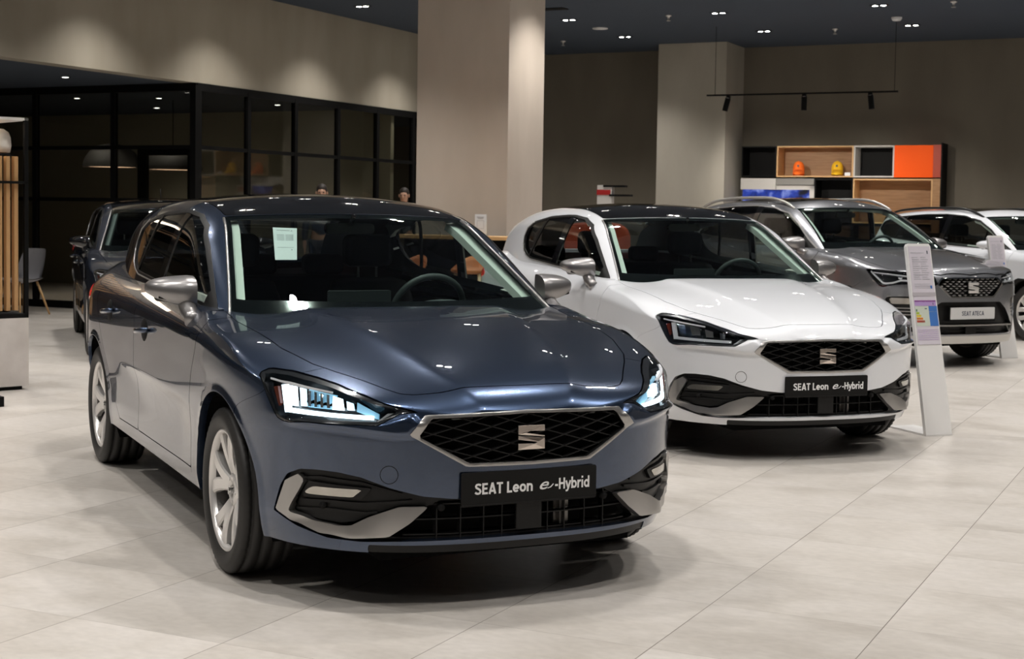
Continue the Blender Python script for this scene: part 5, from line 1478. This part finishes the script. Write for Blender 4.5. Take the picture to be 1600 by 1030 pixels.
def stool(x, y, rz, label, h=.80):
    o = empty('bar_stool', label, 'stool', (x, y, 0), rz, 'orange bar stools at the counter')
    V = []; F = []; n, k = 20, 7
    for j in range(k):
        u = j / (k - 1)
        for i in range(n):
            t = 2 * math.pi * i / n; r = .19 * u ** .6 if j else .005
            back = max(0, math.sin(t)) ** 1.5; z = h + .02 * u ** 2 + back * .13 * max(0, u - .55) / .45
            V.append((r * math.cos(t) * 1.05, r * math.sin(t), z))
    m_ = len(V); V += [(a, b, c - .03) for a, b, c in V]
    for j in range(k - 1):
        for i in range(n):
            l = (i + 1) % n; f = (j * n + i, j * n + l, (j + 1) * n + l, (j + 1) * n + i); F.append(f); F.append(tuple(q + m_ for q in f[::-1]))
    for i in range(n): l = (i + 1) % n; a = (k - 1) * n; F.append((a + i, a + l, m_ + a + l, m_ + a + i))
    MB().add(V, F, True).obj('seat', MT['orangeseat'], o)
    for sx in (-1, 1):
        for sy in (-1, 1): MB().tube([(sx * .12, sy * .11, h - .02), (sx * .20, sy * .19, 0)], [.018, .013], 10).obj('leg', MT['ash'], o)
    MB().tube([(.178 * a, .168 * b, .27) for a, b in ((1, 1), (-1, 1), (-1, -1), (1, -1))], .009, 8, closed=True).obj('footrest', MT['frame'], o)
stool(-.42, 14.95, DR + .2, 'orange bar stool with pale wooden legs, nearer the pillar end of the counter'); stool(-1.06, 15.15, DR - .3, 'orange bar stool with pale wooden legs, at the left end of the counter')
# high-back orange lounge chair glimpsed through the white car
o = empty('lounge_chair', 'high backed orange chair behind the white hatchback', 'armchair', (.86, 15.3, 0), math.radians(-20))
mb = MB(); mb.rbox((-.34, -.05, .30), (.34, .10, 1.30), .16, axis=1, seg=8).obj('backrest', MT['orangech'] if 'orangech' in MT else mat('orange felt', (.62, .10, .03), .85), o, bevel=.03)
MB().rbox((-.30, -.60, .32), (.30, -.05, .46), .10, axis=2, seg=6).obj('seat', mat('orange felt seat', (.62, .10, .03), .85), o, bevel=.03)
for sx in (-1, 1):
    MB().rbox((min(sx * .30, sx * .38), -.55, .34), (max(sx * .30, sx * .38), .08, .66), .03, axis=0).obj('armrest', mat('orange felt arm', (.62, .10, .03), .85), o, bevel=.02)
    for yy in (-.5, .0): MB().tube([(sx * .24, yy, .34), (sx * .27, yy, 0)], .015, 8).obj('leg', MT['frame'], o)
# ---------------------------------------------------------------- info stands
MT['standwhite'] = mat('white powder coated stand', (.74, .73, .72), .4)
MT['sheet'] = mat('pale lilac printed sheet', (.60, .56, .62), .6); MT['lilac'] = mat('lilac print band', (.42, .28, .55), .6); MT['purple'] = mat('purple print line', (.22, .05, .25), .6)
MT['bluep'] = mat('blue print column', (.045, .16, .48), .6); MT['palegreen'] = mat('pale green print', (.55, .60, .52), .6)
for nm, c in (('g', (.12, .32, .16)), ('y', (.80, .62, .02)), ('o', (.80, .25, .02)), ('r', (.60, .06, .02)), ('l', (.45, .58, .05))): MT['e' + nm] = mat('energy arrow ' + nm, c, .6)
def info_stand(x, y, rz, label):
    o = empty('info_stand', label, 'info stand', (x, y, 0), rz, 'white price stands beside the cars')
    lean = .235; W2 = .099; H = 1.27
    f = lambda u, v, d=0: (u * (1 - .06 * v), lean * H * v * .97 + d * .97 , H * v * .97 + .0 - d * .23)   # u across, v up, d behind the face
    def slab(u0, u1, v0, v1, d0, d1, nm, m, par=o):
        V = [f(u, v, d) for u in (u0, u1) for v in (v0, v1) for d in (d0, d1)]
        return MB().add(V, [(0, 1, 3, 2), (4, 6, 7, 5), (0, 4, 5, 1), (2, 3, 7, 6), (0, 2, 6, 4), (1, 5, 7, 3)]).obj(nm, m, par)
    pts = [(-W2, 0), (W2, 0), (W2, .985), (W2 - .012, 1.0), (-W2 + .012, 1.0), (-W2, .985)]
    V = [f(u, v, d) for d in (0, .028) for u, v in pts]; n = 6
    pn = MB().add(V, [tuple(range(n)), tuple(range(n, 2 * n))[::-1]] + [(i, n + i, n + (i + 1) % n, (i + 1) % n) for i in range(n)]).obj('panel', MT['standwhite'], o)
    MB().box((-W2 - .0, .0, .0), (W2, .42, .012)).obj('foot_plate', MT['standwhite'], o)
    ff = slab(-W2 + .012, W2 - .010, .47, .985, -.003, 0, 'sheet_holder', MT['sheet'])
    k = [0]
    def pr_(u0, u1, v0, v1, nm, m): slab(-W2 + 2 * W2 * u0, -W2 + 2 * W2 * u1, v0, v1, -.0045, -.003, nm, m, ff)
    pr_(.12, .70, .950, .952, 'printed_line', MT['ink']); pr_(.80, .84, .945, .962, 'printed_mark', MT['inkdark'])
    for i in range(11): pr_(.16, .40 + .05 * ((i * 7) % 3), .925 - .0115 * i, .928 - .0115 * i, 'printed_line', MT['ink']); pr_(.52, .72 + .05 * ((i * 5) % 3), .925 - .0115 * i, .928 - .0115 * i, 'printed_line', MT['ink'])
    for v in (.785, .775, .765): pr_(.16, .80, v, v + .002, 'printed_line', MT['ink'])
    pr_(.80, .87, .762, .778, 'printed_mark', MT['bluep']); pr_(.04, .97, .722, .742, 'fold_band', MT['midlilac'])
    pr_(.08, .94, .693, .700, 'purple_rule', MT['purple']); pr_(.08, .94, .672, .692, 'lilac_band', MT['lilac']); pr_(.80, .84, .677, .688, 'printed_mark', MT['inkdark'])
    pr_(.08, .62, .566, .670, 'label_ground', MT['palegreen']); pr_(.62, .96, .566, .670, 'blue_column', MT['bluep']); pr_(.62, .96, .640, .6415, 'printed_line', MT['palegreen'])
    for i, c in enumerate(('eg', 'el', 'ey', 'eo', 'er')): pr_(.10, .16 + .065 * i, .654 - .0145 * i - .012, .654 - .0145 * i, 'energy_arrow', MT[c])
    pr_(.46, .55, .654, .659, 'printed_mark', MT['inkdark'])
    for i in range(6): pr_(.10, .90, .545 - .010 * i, .5465 - .010 * i, 'printed_line', MT['lilac'])
    return o
MT['midlilac'] = mat('grey lilac fold', (.42, .39, .42), .6)
info_stand(2.765, 9.54, math.radians(20), 'white leaning info stand with price sheet, beside the white hatchback')
info_stand(5.03, 14.98, math.radians(20), 'white leaning info stand farther back, beside the grey SUV')
# ---------------------------------------------------------------- display cabinet at the left edge
cb = empty('display_cabinet', 'black framed display cabinet with oak slats on a concrete plinth at the left edge', 'cabinet', (-3.655, 11.26, 0), math.radians(42))
MT['plinth'] = mat('pale concrete plinth', (.6, .56, .53), .7); noise_mix(MT['plinth'], (.56, .52, .49), (.68, .64, .61), 4, 6)
MB().box((-1.5, 0, .03), (0, .55, .545)).obj('plinth', MT['plinth'], cb); MB().box((-1.46, .03, 0), (-.04, .52, .03)).obj('plinth_foot', MT['frame'], cb)
for x, y in ((-.03, .0), (-.03, .52), (-1.5, 0), (-1.5, .52)): MB().box((x, y, .545), (x + .03, y + .03, 2.05)).obj('post', MT['frame'], cb)
MB().box((-1.5, 0, 2.03), (0, .55, 2.05)).obj('top_panel', mat('white lit top', (.7, .68, .65), .6), cb)
MB().box((-1.5, 0, .545), (0, .55, .575)).obj('bottom_shelf', MT['frame'], cb)
MB().box((-1.5, 0, 1.555), (0, .03, 1.575)).box((-.03, 0, 1.555), (0, .55, 1.575)).box((-1.5, .52, 1.555), (0, .55, 1.575)).obj('middle_rail', MT['frame'], cb)
for i in range(9): MB().rbox((-.065 - .062 * i - .034, .03, .60), (-.065 - .062 * i, .085, 1.76), .008, axis=2).obj('oak_slat', MT['oakslat'], cb)
mb = MB(); mb.tube([(-1.45, .10, .60), (-.12, .10, .60), (-.07, .10, .62), (-.05, .10, .67), (-.05, .10, 1.70), (-.07, .10, 1.75), (-.12, .10, 1.77), (-1.45, .10, 1.77)], .014, 8).obj('rounded_frame', MT['frame'], cb)
MB().rbox((-1.3, .1, 1.775), (-.10, .45, 1.79), .05, axis=2).obj('upper_shelf', MT['oak'], cb)
d = bpy.data.lights.new('cabinet_glow', 'AREA'); d.energy = 5; d.size = .5; d.color = (1, .85, .65); l = bpy.data.objects.new('cabinet_lamp', d); COL.objects.link(l); l.parent = cb; l.location = (-.5, .30, 2.02)
o = MB().lathe([(0, 0), (.095, 0), (.105, .05), (.10, .11), (.085, .15), (.05, .175), (0, .18)], 28).obj('table_lamp', mat('white glass lamp', (.7, .66, .6), .5), None); o.location = (-3.90, 11.28, 1.791); tag(o, 'white rounded lamp on top of the oak slat unit, at the left edge', 'lamp')
o = MB().box((-.35, -.25, 0), (.0, .0, .07)).obj('floor_base', MT['frame'], None); o.location = (-3.67, 10.45, 0); o.rotation_euler = (0, 0, math.radians(42)); tag(o, 'low black base plate on the floor at the left edge', 'base')
# grey shell chair, dark chairs and table
MT['shellgrey'] = mat('pale grey shell plastic', (.42, .42, .45), .45); MT['shellblack'] = mat('black shell plastic', (.01, .01, .01), .5)
def shell_chair(x, y, rz, m, leg, label, grp=None):
    o = empty('shell_chair', label, 'chair', (x, y, 0), rz, grp); V = []; F = []; n, k = 15, 12
    for j in range(k):
        v = j / (k - 1)
        for i in range(n):
            u = -1 + 2 * i / (n - 1)
            if v < .5: t = v / .5; yy = .22 - .40 * t; z = .44 - .03 * math.sin(math.pi * t) + .05 * u * u; w = .21 + .02 * t
            else: t = (v - .5) / .5; yy = -.18 - .10 * t + .10 * u * u * (1 - t * .4); z = .44 + .40 * t; w = .23 - .05 * t ** 3
            V.append((u * w, yy, z))
    m_ = len(V); V += [(a, b - .012, c - .012) for a, b, c in V]
    for j in range(k - 1):
        for i in range(n - 1): f = (j * n + i, j * n + i + 1, (j + 1) * n + i + 1, (j + 1) * n + i); F.append(f); F.append(tuple(q + m_ for q in f[::-1]))
    MB().add(V, F, True).obj('seat_shell', m, o)
    for sx in (-1, 1):
        for sy, y0 in ((-1, -.14), (1, .14)): MB().tube([(sx * .12, y0, .42), (sx * .24, sy * .24, 0)], [.017, .011], 8).obj('leg', leg, o)
    return o
shell_chair(-6.24, 18.95, math.radians(150), MT['shellgrey'], MT['oakedge'], 'pale grey shell chair with wooden legs behind the display cabinet')
x, y, _ = qp(17.1, -14.9); shell_chair(x, y, ROOM_ROT + 1.2, MT['shellblack'], MT['frame'], 'black shell chair inside the office, left of the table', 'black office chairs')
x, y, _ = qp(19.1, -13.3); shell_chair(x, y, ROOM_ROT - 2.2, MT['shellblack'], MT['frame'], 'black shell chair inside the office, right of the table', 'black office chairs')
x, y, _ = qp(18.1, -14.2); o = empty('round_table', 'dark round meeting table behind the office glass', 'table', (x, y, 0)); MB().cyl((0, 0, .72), .5, .025, 40).obj('tabletop', MT['blackm'], o); MB().cyl((0, 0, .02), .035, .70, 16).obj('column', MT['frame'], o); MB().cyl((0, 0, 0), .28, .02, 30).obj('foot', MT['frame'], o)
# red and white promotional display by the back wall
x, y, _ = qp(21.2, -8.75); o = empty('promotional_display', 'small red and white display with black brackets by the back wall', 'display', (x, y, 0), ROOM_ROT)
MB().box((-.12, 0, 0), (.12, .10, 1.83)).obj('board', MT['palegrey'], o); MB().box((-.125, -.006, 1.68), (.10, 0, 1.76)).obj('red_band', mat('red print', (.35, .01, .01), .5), o)
MB().box((-.02, -.01, 1.80), (.33, .12, 1.83)).box((.08, -.01, 1.66), (.42, .12, 1.69)).obj('black_bracket', MT['frame'], o)
# sheets lying behind the glass of the front car
def car_sheet(c4, label, lines=True):
    P = [Vector(p) for p in c4]; o = MB().add([tuple(p) for p in P] + [tuple(p - Vector((.0, .0, .0015))) for p in P], [(0, 1, 2, 3), (7, 6, 5, 4), (0, 4, 5, 1), (1, 5, 6, 2), (2, 6, 7, 3), (3, 7, 4, 0)]).obj('price_sheet', MT['paper'], None)
    if lines:
        mb = MB(); nrm = (P[1] - P[0]).cross(P[3] - P[0]).normalized()
        if nrm.x < 0: nrm = -nrm
        def at(u, v): return P[0] * (1 - u) * (1 - v) + P[1] * u * (1 - v) + P[2] * u * v + P[3] * (1 - u) * v + nrm * .001
        def r(u0, u1, v0, v1): mb.add([at(u0, v0), at(u1, v0), at(u1, v1), at(u0, v1)], [(0, 1, 2, 3)])
        for i in range(6): r(.15, .45, .22 + .035 * i, .232 + .035 * i); r(.52, .85, .22 + .035 * i, .232 + .035 * i)
        r(.15, .7, .08, .095); r(.15, .85, .62, .632); r(.75, .80, .68, .72); r(.75, .80, .08, .11)
        mb.obj('printed_lines', MT['ink'], o)
    return tag(o, label, 'sheet of paper')
# ---------------------------------------------------------------- two people standing in front of the office glass
MT['skin'] = mat('skin', (.52, .30, .20), .55); MT['hair'] = mat('dark hair', (.02, .014, .01), .6)
MT['shirt'] = mat('dark shirt cloth', (.03, .035, .05), .85); MT['trousers'] = mat('dark trouser cloth', (.015, .015, .02), .9); MT['shoe'] = mat('black shoe leather', (.01, .01, .01), .4)
def skin_mesh(name, verts, edges, m, parent, root=0, sub=1):
    me = bpy.data.meshes.new(name); me.from_pydata([v[:3] for v in verts], edges, []); me.materials.append(m)
    o = bpy.data.objects.new(name, me); link(o, parent)
    sk = o.modifiers.new('skin', 'SKIN'); sk.use_smooth_shade = True
    lay = me.skin_vertices[0] if len(me.skin_vertices) else None
    for i, v in enumerate(verts): lay.data[i].radius = (v[3], v[4] if len(v) > 4 else v[3]); lay.data[i].use_root = (i == root)
    s = o.modifiers.new('sub', 'SUBSURF'); s.levels = sub; s.render_levels = sub
    return o
def person(x, y, rz, h, label):
    k = h / 1.75; root = empty('person', label, 'person', (x, y, 0), rz, None); root.scale = (k, k, k)
    # one continuous body, facing -y
    V = [(0, 0, .96, .14, .10), (0, 0, 1.12, .13, .095), (0, -.01, 1.30, .155, .105), (0, .005, 1.44, .11, .08), (0, 0, 1.50, .055), (0, -.01, 1.56, .058, .062), (0, -.015, 1.64, .078, .092), (0, -.01, 1.71, .062, .075),
         (.09, 0, .90, .088), (.10, .0, .50, .058), (.10, .02, .10, .040), (.11, -.10, .04, .034),
         (-.09, 0, .90, .088), (-.10, .0, .50, .058), (-.10, .02, .10, .040), (-.11, -.10, .04, .034),
         (.17, 0, 1.41, .055), (.235, .01, 1.13, .040), (.235, -.05, .90, .028), (.235, -.06, .84, .024),
         (-.17, 0, 1.41, .055), (-.235, .01, 1.13, .040), (-.235, -.05, .90, .028), (-.235, -.06, .84, .024)]
    E = [(0, 1), (1, 2), (2, 3), (3, 4), (4, 5), (5, 6), (6, 7), (0, 8), (8, 9), (9, 10), (10, 11), (0, 12), (12, 13), (13, 14), (14, 15), (3, 16), (16, 17), (17, 18), (18, 19), (3, 20), (20, 21), (21, 22), (22, 23)]
    for s in (1, -1):       # fingers and thumb rooted in the palm
        b = 19 if s > 0 else 23
        for dx, L_ in ((-.018, .070), (-.006, .080), (.006, .075), (.018, .060)):
            n = len(V); V += [(s * .235 + .0, -.06 + dx, .80, .0085), (s * .232, -.065 + dx, .80 - L_ * .55, .0075), (s * .222, -.070 + dx, .80 - L_, .0065)]; E += [(b, n), (n, n + 1), (n + 1, n + 2)]
        n = len(V); V += [(s * .225, -.095, .825, .0095), (s * .215, -.105, .79, .008)]; E += [(b, n), (n, n + 1)]
    skin_mesh('body', V, E, MT['skin'], root)
    q = [(a * 1.0, b, c, (r[0] + .014), (r[1] if len(r) > 1 else r[0]) + .014) for a, b, c, *r in V]
    sh = [q[i] for i in (0, 1, 2, 3, 16, 17, 18, 20, 21, 22)]; sh[6] = (.235, -.04, .93, .040); sh[9] = (-.235, -.04, .93, .040)
    skin_mesh('shirt', sh, [(0, 1), (1, 2), (2, 3), (3, 4), (4, 5), (5, 6), (3, 7), (7, 8), (8, 9)], MT['shirt'], root)
    tr = [q[i] for i in (0, 8, 9, 10, 12, 13, 14)]; skin_mesh('trousers', tr, [(0, 1), (1, 2), (2, 3), (0, 4), (4, 5), (5, 6)], MT['trousers'], root)
    for s in (1, -1): MB().sphere((s * .105, -.06, .045), .05, 14, 8, (.9, 2.5, .9)).obj('shoe', MT['shoe'], root)
    mb = MB(); mb.sphere((0, .020, 1.690), .090, 20, 12, (.86, 1.0, .92)).obj('hair', MT['hair'], root)
    for s in (1, -1): MB().sphere((s * .030, -.103, 1.645), .011, 10, 8).obj('eye', MT['shoe'], root); MB().sphere((s * .080, -.01, 1.635), .022, 10, 8, (.4, .8, 1.3)).obj('ear', MT['skin'], root)
    MB().sphere((0, -.118, 1.615), .014, 10, 8, (.9, 1.1, 1.6)).obj('nose', MT['skin'], root); MB().sphere((0, -.106, 1.575), .018, 10, 6, (1.3, .5, .35)).obj('mouth', MT['orangeseat'], root)
    return root
x, y, _ = qp(17.94, -11.75); person(x, y, .1, 1.74, 'standing person with dark hair before the office glass, left of the other person')
x, y, _ = qp(20.36, -11.8); person(x, y, -.1, 1.74, 'standing person with dark hair before the office glass, beside the big pillar')
# ---------------------------------------------------------------- the cars
def place(o, X, Y, a):
    """car frame: x forward, y to the driver's left"""
    o.location = (X, Y, 0); o.rotation_euler = (0, 0, a - math.pi / 2)
car1 = make_leon('hatchback_car', 'dark blue hatchback in front with its headlamps lit', 'car')
car2 = copy_tree(car1); car2['label'] = 'white hatchback with black roof, between the dark blue one and the grey SUV'
car3 = copy_tree(car1); car3['label'] = 'dark navy hatchback parked far left behind the blue one, with black door mirrors'
leon_lamps(car1, True); leon_lamps(car2, False)
for o in list(car3.children_recursive):
    if o.name.split('.')[0] in ('number_plate', 'plate_lettering', 'plate_script_letter', 'plate_script_stroke', 'plate_frame_edge'): bpy.data.objects.remove(o)
leon_lamps(car3, False)
repaint(car2, {MT['blue']: MT['white']})
repaint(car3, {MT['blue']: MT['navy'], MT['mirrorcap']: MT['gloss'], MT['trimcloth']: MT['cabin']})
MB().tube([(-2.72, .05, 1.41), (-2.76, .05, 1.60)], [.006, .003], 6).obj('roof_antenna', MT['blackm'], car3)
place(car1, -.30631, 6.04731, .44190)
place(car2, 1.52520, 9.32128, .31985)
place(car3, -3.14, 14.19, .325)
suv = make_suv('sport_utility_car', 'grey metallic SUV with silver roof rails, right of the white hatchback', 'car'); place(suv, 3.945, 14.736, .425)
suv2 = copy_tree(suv); suv2['label'] = 'white SUV with black roof rails at the right edge behind the grey SUV'; suv2.scale = (.973, .967, .9625)
for o in list(suv2.children_recursive):
    if o.name.split('.')[0] in ('number_plate', 'plate_lettering', 'plate_holder'): bpy.data.objects.remove(o)
for o in suv2.children:
    if o.name.startswith('roof_rail'): o.material_slots[0].link = 'OBJECT'; o.material_slots[0].material = MT['black']
    if o.name.startswith(('window_surround',)): o.material_slots[0].link = 'OBJECT'; o.material_slots[0].material = MT['blackm']
repaint(suv2, {MT['grey']: MT['white'], MT['mirrorcap']: MT['white']})
place(suv2, 6.74, 17.45, .45)
def car_pt(p, pose=(-.30631, 6.04731, .44190)):
    X, Y, a = pose; x, y, z = p; return (X + x * math.sin(a) + y * math.cos(a), Y - x * math.cos(a) + y * math.sin(a), z)
def ins(p):
    c = Vector((5.33, -2.30, 1.40)); v = (Vector(p) - c).normalized(); return tuple(Vector(p) + v * .045)
car_sheet([car_pt(ins(p)) for p in ((-.977, -.403, 1.314), (-.949, -.298, 1.311), (-.707, -.371, 1.177), (-.729, -.463, 1.176))], 'white price sheet behind the windscreen of the dark blue hatchback')
